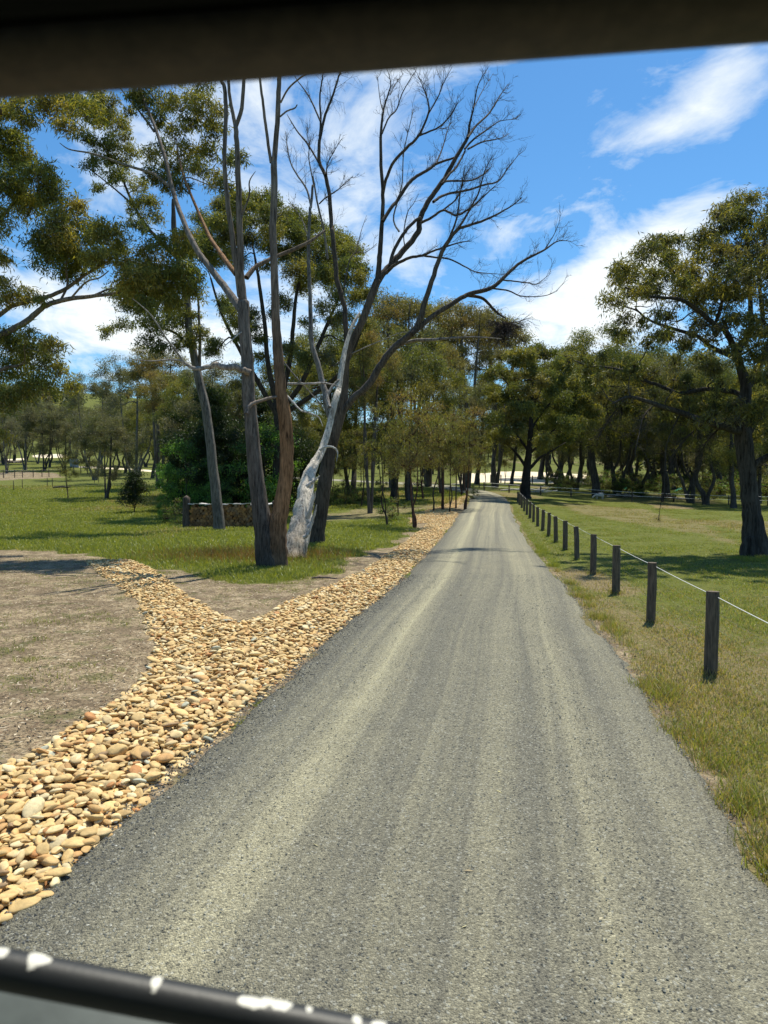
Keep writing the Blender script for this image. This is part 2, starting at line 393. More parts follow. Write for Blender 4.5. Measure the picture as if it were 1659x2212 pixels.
# road stations: left x, right x, y
RL = [(-6.4, -24), (-4.0, -8), (-1.93, 3.7), (-1.145, 8), (-.63, 11.3), (.55, 17.6), (1.95, 27), (3.27, 36), (4.4, 44), (5.8, 52), (6.9, 60), (7.3, 67), (6.4, 75), (4.4, 86), (.2, 97), (-7, 108), (-20, 120)]
RR = [(-2.1, -24), (.3, -8), (2.12, 3.7), (2.78, 8), (3.25, 11.3), (4.08, 17.6), (5.27, 27), (6.6, 36), (7.7, 44), (8.86, 52), (10.0, 60), (10.5, 68), (9.6, 78), (7.2, 90), (2.4, 102), (-5, 114), (-18, 126)]
def road_edges(n):
    L = np.array(RL, float); R = np.array(RR, float); z = np.zeros(len(L))
    a, _, t = crom(np.c_[L, z], z, n); b, _, t = crom(np.c_[R, z], z, n); return a[:, :2], b[:, :2]
_ra, _rb = road_edges(160); ROADP = np.vstack([_ra, _rb[::-1]])
def edge_x(y, right=True):
    A = _rb if right else _ra; k = A[:, 1] < 66
    return np.interp(y, A[k, 1], A[k, 0])

# ------------------------------------------------------------------ ground
def build_ground():
    th = np.concatenate([np.linspace(-PI, -.78, 50, endpoint=False), np.linspace(-.78, .78, 460), np.linspace(.78, PI, 50)[1:]])
    th = th[:-1]; r = np.exp(np.linspace(math.log(.4), math.log(1450), 430)); n, m = len(r), len(th)
    Rr, Th = np.meshgrid(r, th, indexing='ij'); x = (Rr*np.sin(Th)).ravel(); y = (Rr*np.cos(Th)).ravel()
    z = H(x, y); rm = soft(x, y, ROADP, 1.2); dm = soft(x, y, DIRT, .9, 1.05, .95, 3)
    near = (np.hypot(x, y) < 90)
    bmp = (fbm(x*.9, y*.9, 5)-.5)*.09+(fbm(x*4, y*4, 9, 3)-.5)*.03
    z = z+bmp*(1-rm)*near-rm*.03
    dr = np.minimum(dpoly(x, y, DRAIN), 1)*inpoly(x, y, DRAIN); z = z-.03*dr
    road_d = x-edge_x(y)
    verge = np.clip(1.15-np.abs(road_d-.05)/(.12+.55*np.clip(fbm(y*.55, y*0, 8)-.35, 0, 1)), 0, 1)*(y < 66)*(y > -20)
    d = np.maximum(dm, .52*soft(x, y, DIRT2, 2.5, 2., .7, 7)); d = np.maximum(d, .75*soft(x, y, DIRT3, 2.5, 2, .3, 8))
    sand = np.zeros(len(x))
    for P in SANDS: sand = np.maximum(sand, soft(x, y, P, 2, 1.5, .2, 6))
    straw = np.clip((fbm(x*.16, y*.09, 21)-.5)*3.4, 0, .65)*np.where(x > 0, 1, .5)
    for P, w in SPATCH: straw = np.maximum(straw, w*soft(x, y, P, .9, .6, .8, 12))
    straw = np.maximum(straw, np.clip(1-np.abs(road_d-.6)/.6, 0, 1)*.45*(y < 60))
    d = np.maximum(d, verge*.62); sand = np.maximum(sand, verge*.3)
    V = np.c_[x, y, z]; i = np.arange(n-1)[:, None]*m; j = np.arange(m)[None]; j2 = (j+1) % m
    Q = np.stack([i+j, i+m+j, i+m+j2, i+j2], -1).reshape(-1, 4)
    V = np.vstack([V, [0, 0, 0]]); T = np.stack([np.full(m, n*m), np.arange(m), (np.arange(m)+1) % m], -1)
    mk = np.vstack([np.c_[d, sand, straw], [0, 0, 0]])
    o = link('ground', mkmesh('ground', V, Q[:, ::-1], T, MG, None, True, None, mk)); put(o, kind='structure')
build_ground()

def build_road():
    n = 700; a, b = road_edges(n); m = 41
    t = np.linspace(0, 1, m); j = (RS.rand(n)-.5)*.05+(fbm(np.arange(n)*.12, np.zeros(n), 2)-.5)*.22
    j2 = (RS.rand(n)-.5)*.06+(fbm(np.arange(n)*.1, np.zeros(n), 31)-.5)*.28
    d = norm(b-a)
    P = a[:, None]*(1-t)[None, :, None]+b[:, None]*t[None, :, None]
    P = P+d[:, None]*(j[:, None]*np.clip(1-t/.09, 0, 1)[None]+j2[:, None]*np.clip(1-(1-t)/.09, 0, 1)[None])[..., None]
    x = P[..., 0].ravel(); y = P[..., 1].ravel(); w = np.linalg.norm(b-a, axis=1)
    tt = np.tile(t, n); lat = (t[None]*w[:, None]).ravel()
    c = .5*(a+b); s = np.concatenate([[0], np.cumsum(np.linalg.norm(np.diff(c, axis=0), axis=1))]); ln = np.repeat(s, m)
    u = lat
    tr = lambda c0, wd: np.exp(-((u-c0-.12*(fbm(ln*.12, u*0, 40)-.5))/wd)**2)
    ww = np.repeat(w, m)/3.95; u = u/ww
    trk = .5*tr(1.05, .2)+.0+.10*tr(2.35, .18)+.13*tr(3.02, .2)-.12*tr(1.6, .2)-.14*tr(2.7, .15)+.26
    trk = trk+.12*np.clip((ln-40)/30, 0, 1)
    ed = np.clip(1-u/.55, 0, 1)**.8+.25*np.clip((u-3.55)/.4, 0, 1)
    z = H(x, y)+.012+.05*(1-(2*tt-1)**2)-.012*tr(1.05, .2)-.008*tr(3.0, .2)
    z = z-.05*((tt < .001) | (tt > .999))
    Q = np.stack([(np.arange(n-1)[:, None]*m+np.arange(m-1)[None]+k) for k in (0, 1, m+1, m)], -1).reshape(-1, 4)
    me = mkmesh('gravel_road', np.c_[x, y, z], Q, None, MR, None, True, np.c_[lat, ln], np.c_[trk, ed, trk*0])
    put(link('gravel_road', me), kind='structure')
build_road()
def roadz(x, y):
    l, r = edge_x(y, False), edge_x(y); t = np.clip((x-l)/(r-l), 0, 1)
    return H(x, y)+.012+.05*(1-(2*t-1)**2)

# ------------------------------------------------------------------ loose gravel chips (uncountable)
def build_chips():
    octv = np.array([(1, 0, 0), (-1, 0, 0), (0, 1, 0), (0, -1, 0), (0, 0, 1), (0, 0, -1)], float)
    octf = np.array([(0, 2, 4), (2, 1, 4), (1, 3, 4), (3, 0, 4), (2, 0, 5), (1, 2, 5), (3, 1, 5), (0, 3, 5)])
    n = 90000
    y = 2.2+ (RS.rand(n)**1.9)*15; l, r = edge_x(y, False), edge_x(y)
    t = RS.rand(n); x = l+t*(r-l); u = x-l
    edge = np.exp(-np.clip(u, 0, 9)/.35); keep = RS.rand(n) < np.clip(.35+edge*.9-.3*np.exp(-((u-1.05)/.25)**2), 0, 1)
    x, y, u, edge = x[keep], y[keep], u[keep], edge[keep]
    q_ = RS.rand(len(x)); x = np.where(q_ < .15, edge_x(y, False)-RS.rand(len(x))*.18, np.where(q_ > .9, edge_x(y)+.3*RS.randn(len(x))**2*.5-.05, x))
    n = len(x); s = .0035+.0065*RS.rand(n)**2.2+edge*.007*RS.rand(n); s = s*np.clip(.8+(y-3)*.03, .8, 1.6)
    R = octv[None]*(s[:, None]*(.6+.7*RS.rand(n, 3)))[:, None, :]+(RS.rand(n, 6, 3)-.5)*s[:, None, None]*.5
    a = RS.rand(n)*2*PI; ca, sa = np.cos(a)[:, None], np.sin(a)[:, None]
    R = np.stack([R[..., 0]*ca-R[..., 1]*sa, R[..., 0]*sa+R[..., 1]*ca, R[..., 2]*.7], -1)
    z = roadz(x, y)+s*.25; V = R+np.c_[x, y, z][:, None]
    T = octf[None]+(np.arange(n)*6)[:, None, None]
    k = RS.rand(n)[:, None]; base = np.array([.15, .155, .135])*(1-k)+np.array([.29, .28, .22])*k
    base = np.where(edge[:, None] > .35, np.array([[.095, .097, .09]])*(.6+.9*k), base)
    base = np.where(RS.rand(n, 1) < .03, np.array([[.45, .44, .38]]), base)
    me = mkmesh('loose_gravel', V.reshape(-1, 3), None, T.reshape(-1, 3), MCH, np.repeat(base, 6, 0))
    put(link('loose_gravel', me), 'loose grey gravel chips lying on the road surface', 'gravel', None, 'stuff')
build_chips()

# ------------------------------------------------------------------ river stones
def ico(sub):
    import bmesh
    bm = bmesh.new(); bmesh.ops.create_icosphere(bm, subdivisions=sub, radius=1)
    V = np.array([v.co[:] for v in bm.verts]); T = np.array([[v.index for v in f.verts] for f in bm.faces]); bm.free(); return V, T
def stone_proto(V, k):
    r = np.random.RandomState(100+k); d = np.ones(len(V))
    for _ in range(7):
        c = norm(r.randn(3)); d += (r.rand()-.5)*.28*np.exp(-((V-c)**2).sum(1)/.7)
    W_ = V*d[:, None]
    for _ in range(6):
        c = norm(r.randn(3)); h = .58+.3*r.rand(); p = W_@c; W_ = W_-np.maximum(0, p-h)[:, None]*c*.75
    return W_
def build_stones():
    hiV, hiT = ico(3); loV, loT = ico(2); NP = 10
    HP = [stone_proto(hiV, k) for k in range(NP)]; LP = [stone_proto(loV, k) for k in range(NP)]
    pts = []
    for P, dens in ((DRAIN, 1), (DRAIN2, 1)):
        P = np.array(P); mn, mx = P.min(0), P.max(0); mn[0] = max(mn[0], -9)
        for layer, sp_ in ((0, .056), (1, .064), (2, .094)):
            gx, gy = np.meshgrid(np.arange(mn[0]-.1, mx[0]+.1, sp_), np.arange(max(2, mn[1]-.1), mx[1]+.1, sp_))
            x = gx.ravel()+(RS.rand(gx.size)-.5)*sp_*1.1; y = gy.ravel()+(RS.rand(gx.size)-.5)*sp_*1.1
            ins = inpoly(x, y, P); dd = dpoly(x, y, P)
            d = np.where(ins, dd, -dd)+(fbm(x*1.7, y*1.7, 60)-.5)*.16
            keep = (d > (.0, .03, .05)[layer]) & (RS.rand(len(x)) < (.97, .8, .5)[layer]) & (x > ROAD_L(y))
            x, y, d = x[keep], y[keep], d[keep]
            lone = np.where((d < .1), .0, .0)
            hz = np.clip(d, 0, .35)*.10+layer*.026+RS.rand(len(x))*.018
            pts.append(np.c_[x, y, H(x, y)-.02+hz, np.full(len(x), layer)])
    # stray stones by the edges
    P = np.vstack(pts); n = len(P)
    L = .021+.020*RS.rand(n)+.036*RS.rand(n)**6            # half length
    L = L*np.where(P[:, 3] == 2, 1.15, 1.0)*np.clip(1.12-(P[:, 1]-3)*.012, .95, 1.12)
    sc = np.c_[L*1.08, L*(.52+.34*RS.rand(n)), L*(.25+.24*RS.rand(n))]
    yaw = RS.rand(n)*2*PI; tx = RS.randn(n)*.26; ty = RS.randn(n)*.26
    pal = np.array([(.60, .42, .18), (.64, .48, .24), (.52, .35, .15), (.68, .56, .32), (.48, .28, .11), (.46, .22, .08), (.44, .44, .33), (.32, .21, .11), (.60, .38, .15)])
    pw = np.array([.33, .23, .14, .10, .07, .02, .015, .015, .08])
    ci = RS.choice(len(pal), n, p=pw); col = pal[ci]*(.78+.32*RS.rand(n, 1))
    pr = RS.randint(0, NP, n)
    def rot(i):
        cy, sy = np.cos(yaw[i]), np.sin(yaw[i]); a, b = tx[i], ty[i]
        Rz = np.array([[cy, -sy, 0], [sy, cy, 0], [0, 0, 1]]); Rx = np.array([[1, 0, 0], [0, math.cos(a), -math.sin(a)], [0, math.sin(a), math.cos(a)]])
        Ry = np.array([[math.cos(b), 0, math.sin(b)], [0, 1, 0], [-math.sin(b), 0, math.cos(b)]]); return Rz@Rx@Ry
    px = CX+P[:, 0]/P[:, 1]*F_; py = 1040+(HC-P[:, 2])/P[:, 1]*F_
    vis = (px > -15) & (px < 1680) & (py < 2200) & (py-1040 < 9999)
    score = np.where(vis & (P[:, 3] >= 1), L/P[:, 1]*(1+.35*(P[:, 3] == 2)), -1)
    top = np.argsort(-score)[:300]; isind = np.zeros(n, bool); isind[top] = True
    meshes = [mkmesh('river_stone', HP[k], None, hiT, MSO, None, True) for k in range(NP)]
    tone = ['golden tan', 'light tan', 'brown tan', 'pale cream', 'orange brown', 'rust red', 'grey green', 'dark brown', 'honey coloured']
    for i in top:
        o = link('river_stone', meshes[pr[i]])
        o.location = P[i, :3]; o.scale = sc[i]; o.rotation_euler = (tx[i], ty[i], yaw[i]); o.color = S(tuple(col[i]))
        o.rotation_mode = 'XYZ'
        size = 'large' if L[i] > .055 else ('medium' if L[i] > .043 else 'small')
        put(o, '%s %s smooth river stone at the nearest end of the stone drain' % (size, tone[ci[i]]), 'stone', '%s %s river stones in the near drain' % (size, tone[ci[i]]))
    V = []; T = []; K = []; off = 0
    Rm = np.array([rot(i) for i in range(n)])
    for k in range(NP):
        for hi in (0, 1):
            idx = np.where((pr == k) & ~isind & ((P[:, 1] < 8.5) == bool(hi)))[0]
            if not len(idx): continue
            B, F = (HP[k], hiT) if hi else (LP[k], loT)
            v = np.einsum('nij,nvj->nvi', Rm[idx], B[None]*sc[idx][:, None])+P[idx, None, :3]
            V.append(v.reshape(-1, 3)); T.append((F[None]+(off+np.arange(len(idx))*len(B))[:, None, None]).reshape(-1, 3)); K.append(np.repeat(col[idx], len(B), 0)); off += len(idx)*len(B)
    o = link('river_stones', mkmesh('river_stones', np.vstack(V), None, np.vstack(T), MSA, np.vstack(K), True))
    put(o, 'bed of golden river stones in a Y shape between bare dirt and road', 'stones', None, 'stuff')
def ROAD_L(y):     # keep stones left of road: returns lower bound trick
    return np.full(np.shape(y), -60.)
build_stones()

# ------------------------------------------------------------------ grass (uncountable)
def blades(name, x, y, h, w, col, label, lean=.35):
    n = len(x); z = H(x, y)-.01
    a = RS.rand(n)*2*PI; u = np.c_[np.cos(a), np.sin(a), np.zeros(n)]*w[:, None]*.5
    ln = np.c_[RS.randn(n, 2)*lean, np.ones(n)]*h[:, None]; P = np.c_[x, y, z]
    V = np.stack([P-u, P+u, P+ln*.55+u*.7, P+ln*.55-u*.7, P+ln*[1, 1, .93]+ln*[.35, .35, 0]], 1)
    Q = np.array([0, 1, 2, 3])[None]+(np.arange(n)*5)[:, None]; T = np.array([3, 2, 4])[None]+(np.arange(n)*5)[:, None]
    me = mkmesh(name, V.reshape(-1, 3), Q, T, MGR, np.repeat(col, 5, 0)); o = link(name, me); put(o, label, 'grass', None, 'stuff')
def gcol(x, y, n, strawbias=0):
    k = RS.rand(n, 1); g = np.array([.15, .19, .03])*(1-k)+np.array([.29, .30, .065])*k
    s = np.clip((fbm(x*.16, y*.09, 21)-.5)*3.4, 0, .65)
    for P, w in SPATCH: s = np.maximum(s, w*soft(x, y, P, .9, .6, .8, 12))
    s = np.clip(s+.12+strawbias+.25*(fbm(x*1.3, y*1.3, 77)-.5), 0, 1)
    st = RS.rand(n) < s*.85
    return np.where(st[:, None], np.array([.36, .28, .13])*(.6+.7*RS.rand(n, 1)), g)
def build_grass():
    def region(n, y0, y1, pw, sl, sr):
        y = y0+(y1-y0)*RS.rand(n)**pw; x = y*(sl+(sr-sl)*RS.rand(n)); return x, y
    x, y = region(330000, 3.4, 75, 1.75, .1, .62)                       # right side
    k = (x > edge_x(y)-.08+.6*np.clip(fbm(y*.55, y*0, 8)-.46, 0, 1)+.35*RS.rand(len(x))**2) & (y < 68); x, y = x[k], y[k]
    k = RS.rand(len(x)) < np.clip(.25+1.1*fbm(x*.8, y*.8, 14)-.6*soft(x, y, SPATCH[0][0], .8, .5, 1, 3), .12, 1); x, y = x[k], y[k]
    n = len(x); h = (.028+.036*RS.rand(n)**1.5)*(.7+.8*fbm(x*.6, y*.6, 50))*np.clip(1-.006*y, .6, 1); w = .0035+.0006*np.clip(y, 0, 60)
    h *= 1+.9*np.exp(-np.clip(x-edge_x(y), 0, 9)**2/.5)*0
    blades('meadow_grass', x, y, h, w, gcol(x, y, n), 'short green and straw coloured grass around the post fence')
    x, y = region(300000, 15, 80, 1.5, -.56, .12)                       # left meadow
    k = (soft(x, y, DIRT, .9, 1.05, .95, 3) < .5) & (soft(x, y, DIRT2, 1.5, 1., .5, 7) < RS.rand(len(x))*.9) & ~inpoly(x, y, ROADP) & ~inpoly(x, y, DRAIN); x, y = x[k], y[k]; k = RS.rand(len(x)) > .93*soft(x, y, DIRT, 1.6, 1.2, .8, 9); x, y = x[k], y[k]
    n = len(x); tall = fbm(x*.35, y*.35, 71); h = (.05+.09*RS.rand(n))*(.5+1.2*tall); w = .005+.0006*np.clip(y, 0, 60)
    c = gcol(x, y, n, -.12); 
    blades('paddock_grass', x, y, h, w, c, 'longer bright green grass of the left paddock around the gum trunks')
    # tall reddish seed heads round the gum trunks
    g = G(510, 1215); n = 9000; x = g[0]+RS.randn(n)*1.5+.3; y = g[1]+1.6+RS.randn(n)*1.1
    k = soft(x, y, DIRT, .3) < .5; x, y = x[k], y[k]; n = len(x)
    c = np.where(RS.rand(n, 1) < .5, np.array([[.22, .1, .04]]), np.array([[.16, .17, .035]]))*(.7+.6*RS.rand(n, 1))
    blades('seed_grass', x, y, .16+.16*RS.rand(n), np.full(n, .007), c, 'tall reddish seeding grass left of the twin trunk gum', .3)
    # tufts on dirt
    cx = []; cy = []
    for _ in range(150):
        a, b = RS.rand()*9-10, 8+RS.rand()*13
        if soft(np.array([a]), np.array([b]), DIRT, .3)[0] > .5 and not inpoly(np.array([a]), np.array([b]), DRAIN)[0]:
            m = int(20+130*RS.rand()**2); s = .06+.3*RS.rand(); cx.append(a+RS.randn(m)*s*1.5); cy.append(b+RS.randn(m)*s)
    for q in ((560, 1258), (615, 1262), (640, 1250), (690, 1232), (500, 1250), (600, 1275), (330, 1240), (250, 1208), (1100, 1062), (662, 1236), (720, 1215)):
        p = G(*q); m = 700; cx.append(p[0]+RS.randn(m)*.3); cy.append(p[1]+RS.randn(m)*.2)
    nlow = sum(len(a) for a in cx)
    for q in ((555, 1238), (580, 1243), (610, 1240), (632, 1232), (655, 1225), (675, 1190), (700, 1188), (640, 1212), (600, 1225), (1600, 1208), (1630, 1212), (1655, 1206)):
        p = G(*q); m = 500; cx.append(p[0]+RS.randn(m)*.22); cy.append(p[1]+RS.randn(m)*.13)
    for k_ in range(9):
        m = 160; yy = 8.4+3.05*(k_-.0); cx.append(3.74+.1352*(yy-8.4)+RS.randn(m)*.11); cy.append(yy+RS.randn(m)*.08)
    for k_ in range(46):
        m = int(60+160*RS.rand()); yy = 4+22*RS.rand()**1.3; xx = edge_x(yy)+.02+.25*RS.rand(); cx.append(xx+RS.randn(m)*.07); cy.append(yy+RS.randn(m)*.12)
    x = np.concatenate(cx); y = np.concatenate(cy); n = len(x); hi_ = (np.arange(n) >= nlow)
    blades('grass_tufts', x, y, (.03+.05*RS.rand(n))*(1+.9*hi_), np.full(n, .007), gcol(x, y, n, -.2), 'small scattered grass tufts on bare dirt, road edge and round trunk and post feet')
    # leaf and twig litter
    n = 34000; y = 5.5+16.5*RS.rand(n)**1.3; x = y*(-.55+.6*RS.rand(n)); k = (soft(x, y, DIRT, .3) > .5) & (x < edge_x(y, False)-.3) & ~inpoly(x, y, DRAIN); x, y = x[k], y[k]
    k = RS.rand(len(x)) < fbm(x*.9, y*.9, 5)*1.1; x, y = x[k], y[k]
    y2 = 2.9+12*RS.rand(70); x2 = edge_x(y2, False)-.1+RS.rand(70)**2*3.6; p0 = G(1420, 1095)
    x = np.concatenate([x, x2, edge_x(3.5+14*RS.rand(1500))*0+0]) if False else np.concatenate([x, x2]); y = np.concatenate([y, y2]); n = len(x)
    z = np.where(np.arange(n) >= n-70, roadz(x, y)+.006, H(x, y)+.03)
    B = MBd(); P = np.c_[x, y, z]; a = RS.rand(n)*2*PI; d = np.c_[np.cos(a), np.sin(a), .12*RS.randn(n)]; b = np.c_[-np.sin(a), np.cos(a), .2*RS.randn(n)]
    L = (.03+.05*RS.rand(n))[:, None]; wd = (.006+.008*RS.rand(n))[:, None]
    V = np.stack([P, P+d*L*.5+b*wd+[0, 0, .004], P+d*L, P+d*L*.5-b*wd*.2], 1).reshape(-1, 3)
    pal = np.array([(.34, .25, .15), (.2, .13, .08), (.5, .42, .3), (.12, .08, .05)]); c = pal[RS.randint(0, 4, n)]; c[-70:] = np.array([(.42, .38, .2), (.3, .24, .14), (.45, .4, .27)])[RS.randint(0, 3, 70)]
    B.add(V, np.arange(n*4).reshape(-1, 4), None, np.repeat(c, 4, 0))
    put(link('leaf_litter', B.mesh('leaf_litter', MCH, False)), 'dry curled leaves and bark scraps scattered on dirt and road', 'leaf litter', None, 'stuff')
build_grass()

# ------------------------------------------------------------------ trees
GREY, DARK, WHITE, ORANGE, TANB = (.16, .13, .105), (.06, .048, .038), (.46, .44, .41), (.24, .135, .07), (.2, .165, .125)
OLIVE = [(.062, .075, .018), (.085, .092, .022), (.045, .058, .016), (.11, .105, .025)]
YELLOW = [(.115, .115, .024), (.088, .1, .022), (.14, .125, .028), (.065, .08, .018)]
BROWN = [(.078, .074, .028), (.092, .086, .03), (.06, .064, .022), (.115, .088, .034)]
DGREEN = [(.022, .045, .012), (.03, .06, .014), (.016, .034, .012), (.045, .085, .016)]
GREYG = [(.065, .07, .042), (.05, .058, .03), (.08, .08, .05), (.045, .05, .028)]
BRIGHT = [(.06, .13, .02), (.08, .16, .025), (.04, .09, .018)]
class Tree:
    def __init__(s, base, rnd=0.): s.lk = (2.2, 2.06, 2.15); s.dn = 1.35; s.b = MBd(); s.l = MBd(); s.base = np.asarray(base, float); s.N = []; s.R = []; s.D = []
    def limb(s, P, R, n=9, col=GREY, rough=.12, wob=.25, res=None):
        P, R, D = s.b.tube(P, R, n, col, res or max(5, len(P)*4), rough, True, wob)
        s.N += list(P); s.R += list(R); s.D += list(D); return P, R, D
    def pl(s, pts, Y, r, dy=0, **k):         # traced limb: photo positions at distance Y .. Y+dy
        m = len(pts); r = [v_*(.88 if v_ < 24 else .95) for v_ in r]; r = np.interp(np.linspace(0, 1, m), np.linspace(0, 1, len(r)), r) if len(r) != m else np.array(r, float)
        P = [W(a, b, Y+dy*(i/(m-1))) for i, (a, b) in enumerate(pts)]
        return s.limb(P, r*Y/F_, **k)
    def deadtwigs(s, P, D, lens, dens, col, rad=.008, start=.25, up=.3, spread=.55, levels=3, droop=0.):
        m = len(P); n = max(1, int(dens)); t = start+(1-start)*RS.rand(n); i = (t*(m-1)).astype(int)
        A = P[i]; d = norm(D[i]*.9+RS.randn(n, 3)*spread+np.array([0, 0, up])); L = lens*(.5+.7*RS.rand(n))*(1.1-.5*t); r = np.full(n, rad)
        for lv in range(levels):
            k = len(A); mid = A+d*L[:, None]*.5+RS.randn(k, 3)*L[:, None]*.05; E = A+norm(d+np.array([0, 0, .18-droop*(lv > 0)])+RS.randn(k, 3)*.12)*L[:, None]
            s.b.twigs(A, mid, E, r, r*.5, np.asarray(col))
            q = 3; A2 = []; d2 = []; L2 = []; r2 = []
            for _ in range(q):
                f = RS.rand(k, 1); A2.append(np.where(f < .5, A+(mid-A)*f*2, mid+(E-mid)*(f-.5)*2)); d2.append(norm(d+RS.randn(k, 3)*.5+np.array([0, 0, .1-droop]))); L2.append(L*(.35+.3*RS.rand(k))); r2.append(r*.62)
            A, d, L, r = np.vstack(A2), np.vstack(d2), np.concatenate(L2), np.concatenate(r2)
    def crown(s, clumps, pal, nleaf=900, ll=.12, lw=.03, bcol=GREY, twig=.008, sub=14, flat=.75, droop=.7, conn=True, brs=1., spray=.22):
        cl = [np.asarray(c, float) for c in clumps]
        if conn and s.N:
            N0 = np.array(s.N); ctr = N0[len(N0)//2]
            cl.sort(key=lambda c: np.min(np.linalg.norm(np.array(s.N[:400])-c[:3], axis=1)))
            for c in cl:
                NA = np.array(s.N); RA = np.array(s.R); d = NA-c[:3]; dist = np.linalg.norm(d, axis=1)
                cost = dist+np.maximum(0, d[:, 2])*1.6-np.minimum(RA, .08)*3
                cost = np.where(NA[:, 2] < s.base[2]+.18*(c[2]-s.base[2]), 1e6, cost)
                k = int(np.argmin(cost)); a = NA[k]; e = c[:3]-np.array([0, 0, c[3]*.35]); L = np.linalg.norm(e-a)
                if L < .05: continue
                d0 = s.D[k]; p1 = a+(norm(d0)*.35+norm(e-a)*.65)*L*.33; p2 = a+(e-a)*.66+np.array([0, 0, -.06*L])+RS.randn(3)*L*.05
                r0 = min(RA[k]*.75, (.012+.018*L)*brs); s.limb([a, p1, p2, e], [r0, r0*.8, r0*.6, r0*.35], n=5 if r0 < .05 else 7, col=bcol, rough=.05, wob=.3, res=8)
        A = []; E = []; sc = []; base = []
        for c in cl:
            r = c[3]; k = max(5, int(sub*(1.)))
            v = norm(RS.randn(k, 3)+[0, 0, .45]); rad = r*(.45+.6*RS.rand(k, 1)); sc_ = c[:3]+v*rad*[1, 1, flat]
            A.append(np.tile(c[:3]-[0, 0, r*.35], (k, 1))); E.append(sc_)
            nl = int(s.dn*nleaf*(r/.6)**2*(.75+.5*RS.rand())) if conn is not None else nleaf
            w = RS.randint(0, k, nl); p = sc_[w]+RS.randn(nl, 3)*r*spray*[1, 1, .8]
            pc = np.array(pal[RS.choice(len(pal), p=PW(len(pal)))])*(.85+.3*RS.rand()); pc2 = np.array(pal[RS.randint(len(pal))])
            cc = np.where(RS.rand(nl, 1) < .7, pc, pc2)*(.65+.7*RS.rand(nl, 1))*np.array(s.lk)
            s.l.leaves(p, ll, lw, cc, droop)
        A = np.vstack(A); E = np.vstack(E); M = (A+E)/2+RS.randn(len(A), 3)*.06*np.linalg.norm(E-A, axis=1)[:, None]
        s.b.twigs(A, M, E, twig, twig*.5, np.asarray(bcol))
    def done(s, name, label, cat='tree', group=None, bname='trunk'):
        e = empty(name, s.base, label, cat, group)
        link(bname, s.b.mesh(bname, MB, True, s.base), e)
        if s.l.n: link('crown', s.l.mesh('crown', ML, False, s.base), e)
        return e
def PW(n):
    w = np.array(([.4, .3, .2, .1]+[.1]*12)[:n]); return w/w.sum()
def cl_px(L, Y, dys=1.5, bias=0.):       # clumps listed as photo x, y, radius -> world
    r = []
    for t in L:
        Yc = Y+(RS.rand()*2-1)*dys+bias; p = W(t[0], t[1], Yc); r.append((p[0], p[1], p[2], t[2]*Yc/F_))
    return r
def cl_poly(P, Y, n, r0, r1, dys=2., edge=.0, seed=0):
    P = np.array(P, float); mn, mx = P.min(0), P.max(0); out = []; tries = 0; rs = np.random.RandomState(seed+5); pts = []
    while len(out) < n and tries < n*40:
        tries += 1; a = mn+(mx-mn)*rs.rand(2)
        if not inpoly(np.array([a[0]]), np.array([a[1]]), P)[0]: continue
        rr = r0+(r1-r0)*rs.rand(); md = rr*(.75 if tries < n*20 else .4)
        if pts and min(math.hypot(a[0]-q[0], a[1]-q[1]) for q in pts) < md: continue
        pts.append(a); Yc = Y+(rs.rand()*2-1)*dys; p = W(a[0], a[1], Yc); out.append((p[0], p[1], p[2], rr*Yc/F_))
    return out

